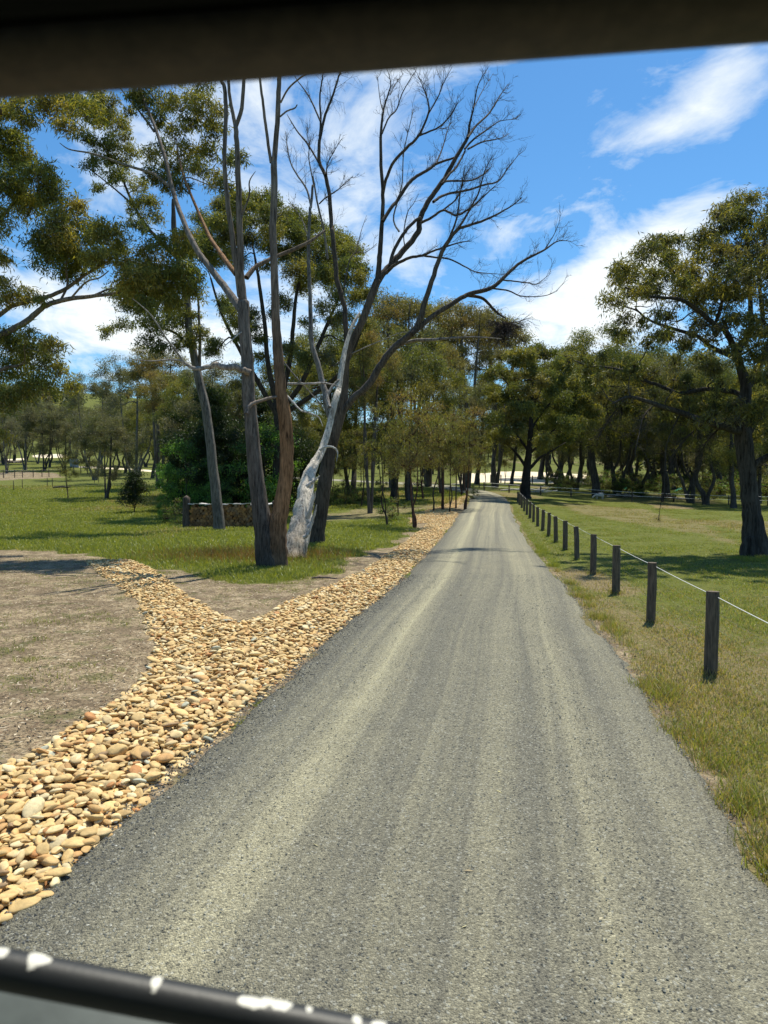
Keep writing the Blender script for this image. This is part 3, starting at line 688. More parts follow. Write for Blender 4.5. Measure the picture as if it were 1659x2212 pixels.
# --- twin trunk gum
def tree_A():
    Y = 19.0; b = W(586, 1225, Y); b[2] = float(H(b[0], Y)); t = Tree(b)
    lc = [DARK, (.09, .078, .068), (.13, .115, .1), (.15, .13, .115)]
    t.pl([(590, 1236), (583, 1212), (576, 1164), (565, 1108), (554, 1033), (547, 958), (541, 884), (537, 852), (535, 782), (528, 707), (526, 651)], Y, [37, 31, 26, 21, 18, 16.5, 15.5, 15.5, 14.5, 14, 13.5], n=20, col=np.array(lc), rough=.14, wob=.1, res=50)
    oc = [(.08, .06, .045), ORANGE, ORANGE, (.15, .11, .08), (.17, .14, .12), (.16, .14, .12)]
    t.pl([(596, 1232), (596, 1190), (598, 1145), (606, 1108), (618, 1033), (620, 958), (614, 884), (608, 852), (603, 782), (597, 707), (595, 651), (593, 577), (590, 502), (591, 464), (593, 416), (592, 351)], Y, [32, 28, 24, 20, 17, 16.5, 15.5, 13.5, 12.5, 10.5, 9.5, 8.7, 8.5, 8.2, 8, 7.6], n=18, col=np.array(oc), rough=.13, wob=.12, res=60)
    t.pl([(526, 660), (520, 600), (519, 542), (516, 416), (512, 318), (509, 269)], Y, [11, 9, 8, 7, 6, 5.5], n=12, col=np.array([(.13, .1, .08), GREY, (.11, .1, .09)]))
    t.pl([(509, 274), (498, 220), (493, 171), (490, 90), (486, 20)], Y, [5, 4, 3.6, 2.5, 1]); t.pl([(509, 274), (522, 236), (527, 171), (531, 90), (528, 10)], Y, [5, 4.5, 4, 3, 1.5])
    t.pl([(520, 640), (506, 542), (493, 449), (485, 351), (488, 253), (485, 188), (477, 168), (470, 60)], Y, [9, 7, 6, 5.2, 5, 4.8, 3.5, 1.5], n=10, col=np.array([GREY, (.1, .09, .08)]))
    P, R, D = t.pl([(522, 672), (492, 629), (464, 592), (420, 530), (392, 466), (375, 418), (356, 340), (336, 278), (316, 228), (302, 186), (290, 120)], Y, [10, 9, 8, 7.2, 6.5, 6, 5.2, 4.2, 3.5, 3, 1.5], dy=4.5, n=10, col=np.array([(.2, .18, .16), GREY, (.12, .1, .09)]))
    t.pl([(333, 284), (302, 242), (263, 194), (240, 150)], Y+3.8, [3, 2.2, 1.6, .8], dy=1); t.pl([(367, 404), (330, 375), (280, 360), (240, 345), (196, 331), (151, 323), (129, 309)], Y+2.8, [3.8, 3.4, 3, 2.6, 2.2, 1.6, .8], dy=1.5, col=TANB)
    t.pl([(510, 592), (483, 556), (464, 528), (448, 502), (414, 424), (392, 365), (380, 300)], Y, [6.5, 5.5, 5, 4.6, 3.6, 2.8, 1.2], dy=4, col=ORANGE)
    t.pl([(532, 600), (550, 578), (577, 563), (601, 552), (662, 526), (702, 498)], Y+.2, [6.5, 5.5, 5, 4.8, 4.5, 2.5], dy=1.2, col=(.17, .13, .1))
    t.pl([(586, 352), (576, 286), (568, 220), (561, 165), (556, 80)], Y, [4, 3.6, 3.2, 2.8, 1.5]); t.pl([(592, 355), (599, 269), (602, 204), (604, 155), (606, 60)], Y, [6.8, 6, 5.8, 5, 3])
    t.pl([(606, 222), (623, 191), (653, 165), (672, 158)], Y, [2.2, 2, 1.8, 1.2], dy=-.5); t.pl([(605, 252), (620, 240), (636, 234), (642, 226)], Y, [2.2, 1.9, 1.8, 1.2])
    t.pl([(520, 470), (538, 425), (539, 392), (552, 370)], Y, [2.5, 2, 1.6, .6])
    t.pl([(541, 806), (518, 797), (493, 793), (460, 790), (424, 797), (400, 786), (379, 777), (330, 780), (285, 776)], Y-.2, [9, 7.5, 7, 6.5, 5, 3.5, 2.2, 1.5, .7], dy=-.8, col=np.array([(.2, .16, .13), (.3, .27, .24), (.26, .23, .2)]), rough=.25, wob=.7)
    t.pl([(400, 786), (380, 758), (358, 729), (326, 680), (285, 644)], Y-.7, [3.2, 2.6, 2.2, 1.7, .6], dy=-.5, col=(.26, .24, .21)); t.pl([(452, 790), (462, 781), (478, 777)], Y-.6, [2.5, 2, .8], col=(.6, .58, .55))
    t.pl([(533, 894), (540, 876), (560, 866), (594, 858), (600, 856)], Y-.3, [5.5, 4.8, 4, 3.4, 3], dy=.3, col=(.22, .18, .15), rough=.2, wob=.5); t.pl([(484, 748), (500, 735), (517, 721), (534, 712)], Y-.5, [.8, 1.2, 2, 1.2], dy=.5, col=(.42, .4, .37))
    t.pl([(622, 829), (660, 829), (704, 828), (737, 837)], Y, [3, 2.6, 2.2, .8], dy=-.6, col=(.33, .3, .27), wob=.5); t.pl([(621, 856), (636, 872), (651, 887), (672, 893), (689, 902), (697, 921)], Y, [2.8, 2.3, 2.1, 1.8, 1.3, .6], dy=-.6, col=(.38, .36, .33), wob=.5)
    t.pl([(604, 770), (640, 815), (690, 870), (702, 890)], Y, [1.6, 1.6, 1.3, .6], dy=-.3, col=(.16, .14, .12))
    L = [(310, 222, 26), (350, 215, 26), (390, 230, 28), (430, 225, 28), (460, 250, 26), (470, 290, 24), (340, 262, 22), (378, 290, 27), (350, 322, 22), (322, 335, 20), (400, 338, 28), (430, 370, 27), (370, 368, 25), (332, 378, 22), (462, 388, 22), (500, 350, 19), (513, 338, 18), (480, 402, 18), (300, 212, 17), (440, 318, 22), (392, 402, 20), (281, 240, 12), (455, 330, 15), (410, 265, 22), (360, 400, 18), (300, 180, 30), (360, 160, 30), (430, 170, 30)]
    t.crown(cl_px([(a, b_, c*1.2) for a, b_, c in L], Y+4.3, .8), OLIVE+YELLOW[:1], 800, .16, .032, TANB, sub=18)
    return t.done('gum_tree', 'tall twin trunk gum with grey and stripped orange trunks beside the stone drain')
tree_A()

# --- dead tree with white broken limb
def tree_B():
    Y = 26.0; b = W(685, 1176, Y); b[2] = float(H(b[0], Y)); t = Tree(b); dk = (.085, .067, .052); md = (.14, .108, .082)
    t.pl([(683, 1182), (684, 1166), (690, 1125), (696, 1089), (704, 1033), (713, 977), (726, 928), (739, 884), (745, 840), (749, 783), (762, 737), (779, 702), (793, 667), (805, 634), (816, 606)], Y, [25, 21, 18, 17, 17.5, 16, 14, 12, 9, 7.5, 8.5, 9, 9, 9.5, 9], n=18, col=np.array([dk, dk, md, dk]), rough=.14, res=60, wob=.1)
    def dl(pts, r, dy=0, Y0=Y, tw=26, ln=.9, col=dk, n=7, **k):
        P, R, D = t.pl(pts, Y0, r, dy=dy, col=col, n=n, rough=.08, wob=.35)
        if tw: t.deadtwigs(P, D, ln, max(4, int(tw*.48)), (.1, .088, .078), .0075, **k)
        return P
    # main upright U1
    dl([(814, 612), (819, 580), (821, 538), (825, 478), (827, 420), (823, 350), (823, 291), (828, 240), (837, 209), (844, 181), (837, 151)], [7.5, 6.5, 6, 5, 4.5, 4, 3.4, 2.6, 2, 1.4, .6], 1.0, tw=30, start=.55)
    dl([(825, 289), (840, 254), (856, 237), (872, 195), (898, 153)], [2.2, 1.9, 1.7, 1.3, .6], 1.2); dl([(828, 242), (821, 214), (815, 163)], [1.5, 1.1, .4], .9, tw=12, ln=.6)
    dl([(843, 205), (855, 180), (872, 158)], [1.2, .9, .4], .8, tw=12, ln=.5)
    dl([(827, 478), (843, 452), (858, 433), (879, 401), (898, 382), (926, 366), (942, 354), (977, 342), (991, 336)], [4.5, 4.2, 4.2, 4.2, 4, 3.6, 3.2, 2.6, 1.5], 1.6, tw=40, start=.2)
    dl([(827, 420), (835, 385), (851, 350), (879, 319), (905, 293), (924, 249), (926, 226), (915, 190), (903, 163)], [4, 3.8, 3.6, 3.4, 3, 2.3, 1.7, 1.1, .5], -1.4, tw=46, start=.45)
    dl([(926, 245), (945, 212), (958, 180), (977, 144)], [1.7, 1.3, 1, .4], -1.6, tw=22); dl([(905, 293), (930, 283), (952, 272), (977, 244), (991, 216)], [2.4, 2.1, 1.8, 1.3, .6], -1.8, tw=34)
    dl([(942, 354), (955, 322), (966, 285), (974, 260)], [2, 1.6, 1.2, .5], 1.7, tw=30)
    # limb L3
    dl([(812, 616), (830, 590), (849, 566), (872, 541), (903, 503), (907, 473), (924, 438), (949, 403), (968, 373), (991, 331), (1010, 298), (1014, 270), (1023, 233), (1032, 186), (1052, 149)], [8, 8, 7.6, 7, 6.8, 6.6, 6.2, 5.8, 5.4, 4.8, 3.8, 2.8, 2, 1.3, .5], 2.2, tw=50, start=.62)
    dl([(842, 575), (850, 545), (868, 510), (890, 483), (908, 470)], [4.5, 4.2, 4, 3.8, 4], .6, tw=8)
    dl([(1010, 298), (1030, 270), (1056, 246), (1078, 210), (1097, 182)], [3, 2.6, 2.2, 1.5, .6], 2.5, tw=50, ln=.8); dl([(1004, 322), (1022, 302), (1045, 285), (1066, 270), (1082, 261), (1116, 257)], [2.6, 2.3, 2, 1.5, 1.1, .5], 1.8, tw=40)
    dl([(1011, 322), (1041, 307), (1066, 302), (1088, 296), (1100, 288)], [2.4, 2, 1.6, 1.1, .5], 2.6, tw=32); dl([(1023, 233), (1040, 200), (1052, 180), (1066, 158)], [1.4, 1, .7, .4], 2.4, tw=14)
    dl([(957, 395), (968, 391), (1000, 391), (1023, 388), (1045, 376), (1064, 358)], [2.8, 2.5, 2.3, 2, 1.6, .7], 2, tw=36); dl([(955, 398), (972, 375), (984, 363), (995, 345), (1005, 325)], [3.4, 3, 2.8, 2.5, 2], 1.2, tw=10)
    dl([(936, 436), (950, 426), (967, 419), (1013, 410), (1045, 399), (1077, 391), (1097, 363), (1124, 330)], [3.6, 3.3, 3, 2.7, 2.3, 2, 1.4, .5], 2.6, tw=60, start=.3)
    dl([(910, 481), (932, 470), (955, 455), (970, 458), (987, 465), (1018, 448), (1043, 426), (1069, 402)], [3.4, 3, 2.8, 2.5, 2.3, 2.1, 1.6, .7], -1.4, tw=50, start=.3); dl([(955, 455), (982, 434), (994, 414), (1004, 380)], [2.1, 1.8, 1.4, .6], -1, tw=26)
    # limb from M low
    dl([(834, 590), (851, 574), (885, 557), (912, 552), (934, 543), (963, 533), (997, 523), (1018, 521)], [4.6, 4, 3.5, 3, 2.4, 2, 1.4, .5], -1.8, tw=26, start=.4); dl([(912, 552), (940, 556), (972, 560), (1006, 577), (1031, 588), (1079, 592)], [2.6, 2.2, 1.9, 1.6, 1.2, .5], -2, tw=26)
    dl([(876, 540), (872, 505), (880, 460), (893, 440), (905, 418)], [1.6, 1.3, 1.1, .8, .4], -.8, tw=10)
    # right limb R
    dl([(736, 892), (763, 861), (801, 824), (823, 787), (853, 749), (884, 725), (905, 697), (917, 656), (935, 601), (953, 548), (968, 521), (987, 497), (1006, 489), (1043, 477), (1079, 460), (1108, 443), (1128, 426)], [9.5, 8.6, 8.4, 8.2, 8, 7.6, 7, 6.2, 5.4, 4.8, 4.4, 3.8, 3.2, 2.6, 2, 1.3, .5], -2.6, tw=60, n=11, start=.6, col=np.array([(.14, .125, .11), (.13, .115, .1), dk, dk]) if False else (.095, .083, .074))
    dl([(984, 499), (999, 480), (1021, 441), (1035, 414), (1047, 370), (1065, 334)], [3, 2.6, 2.2, 1.8, 1.2, .5], -1.8, tw=30); dl([(968, 521), (987, 470), (994, 419), (1004, 358)], [2.6, 2.1, 1.6, .6], -1.5, tw=18)
    dl([(889, 722), (934, 684), (987, 650), (1016, 635), (1065, 620), (1094, 594), (1128, 565), (1176, 540), (1205, 521), (1234, 521)], [6.5, 6, 5.8, 5.6, 5.2, 4.4, 3.6, 2.4, 1.5, .5], 1.8, Y0=Y-1, tw=70, ln=.8, start=.35)
    dl([(1176, 540), (1195, 510), (1205, 489)], [1.4, 1, .4], 0, Y0=Y+.6, tw=10); dl([(1086, 605), (1115, 608), (1140, 611), (1160, 613), (1191, 589)], [2, 1.7, 1.4, 1.1, .4], 1, tw=22)
    dl([(1064, 623), (1098, 628), (1128, 640), (1176, 639), (1205, 628)], [2.2, 1.8, 1.4, 1, .4], 0, tw=14); P = dl([(1010, 638), (1043, 645), (1065, 667), (1080, 680), (1092, 687)], [4, 3.6, 3.2, 2.6, 1.6], 0, Y0=Y, tw=0)
    q = np.array([W(1090+RS.randn()*7, 695+20*RS.rand(), Y+RS.randn()*.1) for _ in range(24)]); D = norm(np.c_[RS.randn(24, 2)*.6, -np.ones(24)*.6])
    t.deadtwigs(q, D, .75, 170, (.06, .05, .045), .010, start=0, up=-.15, spread=.8, droop=.35)
    dl([(853, 748), (866, 744), (895, 736), (931, 734), (977, 730), (1030, 728), (1084, 732)], [5, 4.5, 4.2, 3.8, 2.6, 1.8, .6], -1.5, tw=22, ln=.6, col=(.2, .18, .16)); dl([(758, 765), (790, 750), (830, 733), (862, 720), (880, 718)], [2, 1.6, 1.2, .8, .4], -2, tw=4, col=(.3, .27, .24))
    # left stems
    dl([(752, 775), (747, 713), (744, 662), (730, 615), (725, 573), (718, 503), (716, 489), (711, 420), (702, 377), (690, 350), (690, 303)], [6.5, 6.2, 6, 6, 5.8, 5.4, 5.2, 4.9, 4.6, 4.3, 4], 1.2, tw=12, n=10)
    dl([(690, 305), (693, 256), (691, 209), (698, 153), (700, 80)], [3, 2.6, 2.2, 1.6, .6], .8, Y0=Y+1.2, tw=14); dl([(690, 305), (702, 251), (718, 209), (731, 167), (737, 151), (745, 80)], [3.6, 3.2, 2.6, 2, 1.6, .6], .5, Y0=Y+1.2, tw=56, droop=.35, up=.0)
    dl([(703, 378), (690, 354), (665, 312), (639, 279), (620, 247)], [2.8, 2.5, 2.2, 1.8, .7], 2, Y0=Y+.8, tw=8, ln=.5); dl([(692, 262), (676, 226), (662, 200), (641, 172), (634, 156)], [2.2, 1.9, 1.6, 1, .5], 2, Y0=Y+1, tw=12)
    dl([(690, 440), (704, 427), (732, 408), (763, 380)], [1.9, 1.7, 1.2, .5], -1, Y0=Y+1, tw=30, ln=.6); dl([(708, 400), (706, 360), (720, 330), (738, 300)], [1.6, 1.3, 1, .4], -1, Y0=Y+1, tw=40, ln=.6)
    pc = (.2, .18, .16)
    dl([(716, 905), (706, 870), (704, 850), (697, 830), (686, 784), (672, 737), (671, 667), (669, 620), (667, 573), (667, 503), (670, 455), (672, 442), (676, 400)], [9, 8.4, 8, 7.2, 6.4, 6, 5.2, 4.8, 4.5, 4, 3.6, 3.4, 3], 1.5, Y0=Y, tw=6, n=10, col=pc)
    dl([(672, 446), (662, 408), (640, 375), (627, 349), (620, 315), (617, 284)], [2.6, 2.3, 1.9, 1.6, 1.1, .5], 1.5, Y0=Y+1.5, tw=36, col=pc); dl([(678, 400), (674, 380), (667, 340), (668, 314), (662, 275)], [2, 1.7, 1.4, 1, .4], .5, Y0=Y+1.5, tw=36, col=pc)
    dl([(708, 560), (700, 500), (688, 450), (679, 400), (676, 380)], [3, 2.7, 2.4, 2, 1.4], -.5, Y0=Y+1.8, tw=8, col=pc); dl([(668, 520), (655, 480), (640, 455), (622, 430)], [1.6, 1.2, .9, .4], 1, Y0=Y+1.5, tw=20, ln=.6, col=pc)
    dl([(740, 640), (752, 575), (765, 548), (790, 545), (815, 525)], [1.8, 1.5, 1.3, .9, .4], 1, tw=20, ln=.6); dl([(768, 548), (780, 500), (792, 465)], [1.2, .8, .3], 1, Y0=Y+1, tw=12, ln=.4); dl([(862, 500), (850, 470), (868, 400), (872, 330), (890, 250), (892, 235)], [2.4, 2, 1.6, 1.4, 1, .4], 2, Y0=Y+2, tw=46, col=pc)
    t.done('dead_tree', 'large leafless dead tree with fine dark twigs spreading over the sky')
    # bleached broken trunk leaning against it (own object: it stands on its own foot)
    Y = 21.0; b = W(633, 1215, Y); b[2] = float(H(b[0], Y)); s = Tree(b)
    wc = [(.36, .28, .2), (.6, .53, .43), (.62, .55, .46), (.52, .47, .4), (.4, .36, .3)]
    s.pl([(632, 1262), (632, 1197), (643, 1160), (651, 1126), (657, 1085), (661, 1052), (668, 1025), (678, 1003), (696, 970), (711, 921), (726, 858), (731, 842), (739, 788), (749, 740), (763, 700), (777, 676)], Y, [42, 31, 26, 24, 21.5, 19.5, 16, 12.5, 9.5, 8.6, 8.4, 8.2, 7.4, 6, 4.5, 3], dy=4.6, n=22, col=np.array(wc), rough=.22, wob=.14, res=70)
    s.pl([(690, 972), (704, 965), (720, 966), (729, 978), (727, 997)], Y+1.5, [3.6, 2.8, 2.4, 1.8, .8], col=(.5, .48, .44), wob=.6); s.pl([(712, 880), (706, 858), (716, 838), (732, 820)], Y+2.3, [5, 5, 4, 3], dy=.5, col=(.3, .27, .24)) 
    for a, c, e, r in (((664, 1120), (676, 1085), (681, 1062), 6), ((668, 1140), (679, 1115), (684, 1090), 5), ((657, 1160), (667, 1150), (676, 1122), 5), ((664, 1050), (678, 1040), (690, 1028), 6)):
        s.pl([a, c, e], Y+.1, [r, r*.6, r*.15], dy=-.15, col=(.5, .46, .42), rough=.4, wob=.8)
    for k in range(0): s.pl([(608+k*7, 1228), (611+k*7, 1203), (616+k*7+RS.rand()*6, 1150)], Y-.35+.02*k, [5, 5.5, 2.5], col=(.36, .33, .3), rough=.4, wob=.5)
    s.done('broken_tree', 'bleached white broken trunk leaning right between the gum and the dead tree', 'dead tree')
tree_B()

# --- overhanging gum at the left edge
def tree_D():
    Y = 23.0; b = W(-190, 1190, Y); b[2] = float(H(b[0], Y)); t = Tree(b)
    t.pl([(-190, 1200), (-182, 1100), (-170, 980), (-150, 860), (-130, 790)], Y, [34, 28, 26, 24, 20], n=14, col=GREY, res=20)
    t.pl([(-140, 830), (-80, 770), (-30, 740), (0, 725), (50, 700), (75, 680), (100, 660), (145, 647), (200, 640), (255, 632), (300, 610)], Y, [13, 10, 9, 8, 7.6, 7, 6.2, 5.6, 4.6, 3.6, 2.4], col=TANB)
    t.pl([(-60, 752), (-20, 695), (0, 680), (30, 660), (100, 642), (140, 625), (175, 600), (232, 565)], Y+.2, [7, 6, 5.6, 5.4, 5, 4.8, 4, 2.4], dy=.7, col=TANB)
    t.pl([(130, 650), (145, 618), (143, 580), (148, 550)], Y+.2, [3, 2.6, 2.2, 1.4]); t.pl([(150, 648), (185, 610), (215, 600), (235, 585)], Y, [2.6, 2, 1.6, 1], dy=-.6, col=TANB); t.pl([(200, 640), (225, 628), (245, 622)], Y, [3, 2.4, 1.6], dy=.5)
    t.pl([(-130, 800), (-100, 600), (-70, 430), (-30, 280), (0, 240), (50, 210), (90, 200)], Y, [16, 12, 9, 7, 6, 4.5, 2.5], dy=-.5); t.pl([(-100, 600), (-40, 520), (20, 450), (60, 400)], Y, [7, 6, 4, 2], dy=.8); t.pl([(-150, 870), (-60, 850), (0, 800), (40, 790)], Y, [8, 6, 4.5, 2.5])
    L = [(150, 225, 42), (185, 245, 36), (105, 232, 36), (45, 222, 33), (62, 262, 28), (142, 275, 26), (20, 300, 36), (0, 250, 30), (22, 345, 42), (82, 380, 40), (0, 400, 46), (112, 425, 40), (62, 450, 46), (142, 475, 36), (-10, 480, 42), (120, 520, 46), (182, 512, 46), (100, 555, 40), (232, 515, 42), (215, 562, 36), (150, 590, 30), (85, 520, 30), (50, 340, 30), (170, 450, 22), (255, 540, 24), (180, 570, 34), (140, 545, 36), (120, 470, 28), (40, 410, 36),
         (20, 645, 28), (58, 640, 26), (90, 648, 18), (20, 745, 40), (70, 762, 38), (108, 752, 28), (30, 800, 44), (90, 830, 36), (0, 865, 36), (132, 800, 22), (155, 835, 20), (5, 560, 22), (10, 610, 22), (60, 720, 22), (100, 790, 30), (55, 850, 30), (0, 940, 24), (-60, 300, 60), (-80, 500, 60), (-60, 700, 50), (-40, 180, 50), (40, 170, 30), (100, 170, 30), (-60, 820, 50)]
    t.crown(cl_px(L, Y, .9), YELLOW+OLIVE[:2], 950, .17, .034, TANB, sub=20, spray=.25)
    L = [(292, 600, 42), (332, 560, 40), (300, 640, 36), (350, 622, 42), (392, 540, 36), (402, 592, 36), (342, 522, 26), (372, 655, 30), (420, 630, 26), (270, 570, 24), (330, 600, 34), (365, 590, 34), (315, 660, 24), (280, 625, 26), (395, 510, 22)]
    t.crown(cl_px(L, Y-.5, .7), YELLOW, 1050, .17, .034, TANB, sub=20, spray=.25)
    t.done('gum_tree', 'yellow green leafy gum reaching in from beyond the left picture edge')
tree_D()

# --- leaning grey gum by the wood pile
def tree_C():
    Y = 33.5; b = W(472, 1143, Y); b[2] = float(H(b[0], Y)); t = Tree(b)
    t.pl([(474, 1146), (472, 1120), (464, 1050), (458, 985), (452, 929), (440, 859), (424, 794), (411, 725), (403, 644), (391, 583), (380, 530), (375, 480), (374, 430)], Y, [15, 13, 11.5, 11, 10.5, 10, 9.5, 8.5, 8, 7, 6.5, 6, 3], n=14, col=np.array([(.13, .12, .105), (.15, .135, .12), (.07, .06, .05)]), res=40)
    t.pl([(430, 810), (432, 740), (430, 690), (428, 640)], Y, [4, 3.6, 3, 2]); t.pl([(385, 560), (345, 520), (310, 480), (285, 435), (262, 380), (248, 340)], Y, [5, 4.5, 4, 3.4, 2.6, 1.6], dy=.5, col=DARK); t.pl([(285, 440), (262, 420), (232, 395), (200, 370), (180, 355)], Y+.3, [2.4, 2, 1.6, 1.2, .6], col=DARK)
    t.pl([(418, 760), (380, 720), (330, 705), (300, 705)], Y, [4, 3, 2.2, 1.2], dy=-.5, col=DARK)
    L = [(205, 215, 24), (235, 225, 20), (216, 262, 20), (250, 268, 24), (182, 298, 18), (230, 318, 25), (270, 338, 24), (202, 358, 20), (250, 385, 24), (298, 398, 20), (212, 408, 14), (288, 448, 16), (322, 455, 28), (300, 488, 18), (195, 235, 20), (268, 300, 14), (225, 345, 18), (240, 250, 18),
         (262, 640, 26), (300, 668, 30), (338, 700, 30), (268, 700, 18), (380, 690, 26), (322, 738, 22), (237, 717, 17), (400, 740, 24), (360, 640, 26), (405, 690, 22), (430, 720, 20), (350, 755, 20)]
    t.crown(cl_px([(a, b_, c*1.25) for a, b_, c in L], Y, 1.), OLIVE, 700, .15, .042, DARK, sub=14)
    t.done('gum_tree', 'leaning grey gum trunk standing in front of the wood pile')
tree_C()

# --- dome crown gum behind the twin trunk
def tree_F():
    Y = 46.0; b = W(600, 1100, Y); b[2] = float(H(b[0], Y)); t = Tree(b)
    t.pl([(600, 1110), (602, 1020), (606, 940), (600, 870)], Y, [15, 13, 12, 11], n=12, col=DARK, res=16)
    for pts, r in (([(600, 880), (580, 790), (572, 700), (560, 610), (548, 540)], [8, 6, 5, 4, 2]), ([(602, 880), (625, 790), (633, 710), (640, 640), (655, 560)], [8, 6, 5, 4, 2]), ([(604, 890), (650, 830), (690, 740), (720, 670), (740, 620)], [8, 6, 5, 3.6, 2]), ([(600, 900), (560, 830), (520, 760), (480, 680), (455, 600)], [7, 6, 4.6, 3.4, 2]), ([(604, 900), (680, 850), (740, 800), (780, 720)], [7, 5, 4, 2])):
        t.pl(pts, Y, r, dy=RS.randn()*2, col=DARK)
    cl = cl_poly([(430, 470), (470, 432), (540, 417), (600, 425), (660, 458), (705, 500), (760, 530), (795, 590), (795, 650), (730, 640), (650, 590), (560, 560), (470, 560), (410, 560)], Y, 70, 16, 27, 3.5, seed=1)
    cl += cl_poly([(430, 560), (560, 560), (650, 600), (790, 640), (800, 760), (700, 800), (560, 820), (440, 760)], Y, 26, 12, 22, 3, seed=2)
    t.crown(cl, OLIVE+GREYG[:1], 800, .2, .05, DARK, sub=16, spray=.34)
    t.done('gum_tree', 'broad dome crowned gum rising behind the twin trunk gum')
tree_F()

# --- big right gum
def tree_E():
    Y = 22.0; b = W(1633, 1200, Y); b[2] = float(H(b[0], Y)); t = Tree(b); t.lk = (1.8, 1.62, 1.85); dk = (.06, .052, .043)
    t.pl([(1634, 1214), (1633, 1197), (1629, 1150), (1625, 1108), (1619, 1060), (1615, 1020), (1608, 958), (1604, 921), (1607, 880), (1612, 837), (1600, 795), (1594, 770)], Y, [42, 33, 25, 21.5, 20, 19.5, 21, 18, 15, 13, 10, 9], n=22, col=dk, rough=.17, wob=.1, res=50)
    for k in range(6): t.pl([(1600+k*12, 1215), (1606+k*10, 1198), (1612+k*7, 1160)], Y-.35+.1*(k % 2), [9, 8, 4], col=dk, rough=.3)
    def l(p, r, dy=0, **k): return t.pl(p, Y, r, dy=dy, col=dk, **k)
    l([(1594, 775), (1600, 747), (1621, 711), (1621, 668), (1619, 612), (1618, 545), (1600, 477)], [8, 7, 6.4, 6, 5, 3.8, 2], 1.5); l([(1596, 775), (1567, 714), (1540, 698), (1502, 666), (1466, 646), (1398, 640), (1350, 620)], [8, 7, 6, 5, 4, 2.8, 1.5], -1.5)
    l([(1592, 775), (1560, 760), (1533, 747), (1504, 725), (1443, 707), (1398, 689), (1376, 671), (1340, 660)], [7, 6.2, 5.6, 5, 4, 3, 2.4, 1.2], 2); l([(1502, 666), (1480, 632), (1454, 585), (1412, 556)], [3.6, 3, 2.2, 1.2], -1)
    l([(1604, 930), (1581, 928), (1525, 910), (1469, 891), (1413, 872), (1357, 858), (1323, 872)], [11, 9, 8, 6.6, 5, 3.6, 2], -1.5, wob=.6); l([(1605, 870), (1592, 850), (1525, 841), (1469, 850), (1430, 835), (1387, 820), (1338, 798), (1264, 787), (1218, 768)], [8, 6.5, 5.6, 5, 4.6, 4.2, 3.6, 2.6, 1.2], 2, wob=.5)
    l([(1612, 840), (1635, 800), (1660, 740), (1690, 660), (1720, 560)], [9, 8, 7, 5, 3], 1); l([(1617, 1015), (1640, 998), (1665, 985), (1720, 975), (1800, 930)], [10, 8.5, 8, 7, 4], -.5); l([(1606, 950), (1640, 900), (1680, 850), (1760, 760)], [10, 8, 7, 4], .5)
    l([(1545, 700), (1560, 650), (1570, 600), (1580, 540)], [4, 3.4, 2.6, 1.5], -1.5); l([(1650, 700), (1640, 600), (1652, 520), (1645, 470)], [5, 4, 3, 1.6], 1.)
    P, R, D = l([(1469, 893), (1452, 930), (1440, 963), (1436, 1020), (1434, 1066), (1428, 1085), (1422, 1124)], [2, 1.6, 1.4, 1.2, 1, .8, .4], -.5); t.deadtwigs(P, D, .3, 40, dk, .005, start=.5, up=-.1, levels=2)
    for p, r in (([(1525, 912), (1500, 930), (1470, 960), (1450, 990)], [3, 2.2, 1.6, .6]), ([(1413, 874), (1390, 900), (1380, 940), (1372, 975)], [2.4, 1.8, 1.2, .5]), ([(1560, 920), (1530, 950), (1500, 1000)], [2.4, 1.6, .6]), ([(1350, 860), (1320, 900), (1290, 950)], [1.8, 1.3, .5])):
        P, R, D = l(p, r, RS.randn()); t.deadtwigs(P, D, .8, 26, dk, .007, start=.1, up=-.2, levels=3)
    cl = cl_poly([(1312, 612), (1340, 565), (1390, 530), (1450, 506), (1500, 504), (1530, 475), (1545, 437), (1590, 418), (1640, 412), (1720, 405), (1820, 450), (1860, 600), (1820, 700), (1700, 690), (1600, 660), (1520, 640), (1430, 650), (1330, 665)], Y, 120, 18, 31, 2.6, seed=3)
    cl += cl_poly([(1330, 665), (1440, 650), (1600, 660), (1760, 690), (1840, 800), (1760, 900), (1660, 900), (1560, 830), (1480, 800), (1380, 740), (1330, 720)], Y, 74, 14, 24, 2.6, seed=4)
    cl += cl_poly([(1220, 770), (1300, 770), (1420, 800), (1600, 840), (1659, 900), (1640, 960), (1560, 930), (1450, 900), (1330, 880), (1240, 810)], Y+.5, 64, 12, 20, 2.0, seed=5)
    cl += cl_poly([(1640, 830), (1760, 800), (1800, 950), (1700, 1010), (1650, 960)], Y, 14, 18, 28, 1.8, seed=6)
    t.crown(cl, OLIVE+YELLOW[:1]+GREYG[:1], 880, .155, .033, dk, sub=20, spray=.28)
    t.done('gum_tree', 'big spreading dark gum with flared trunk at the right picture edge')
tree_E()

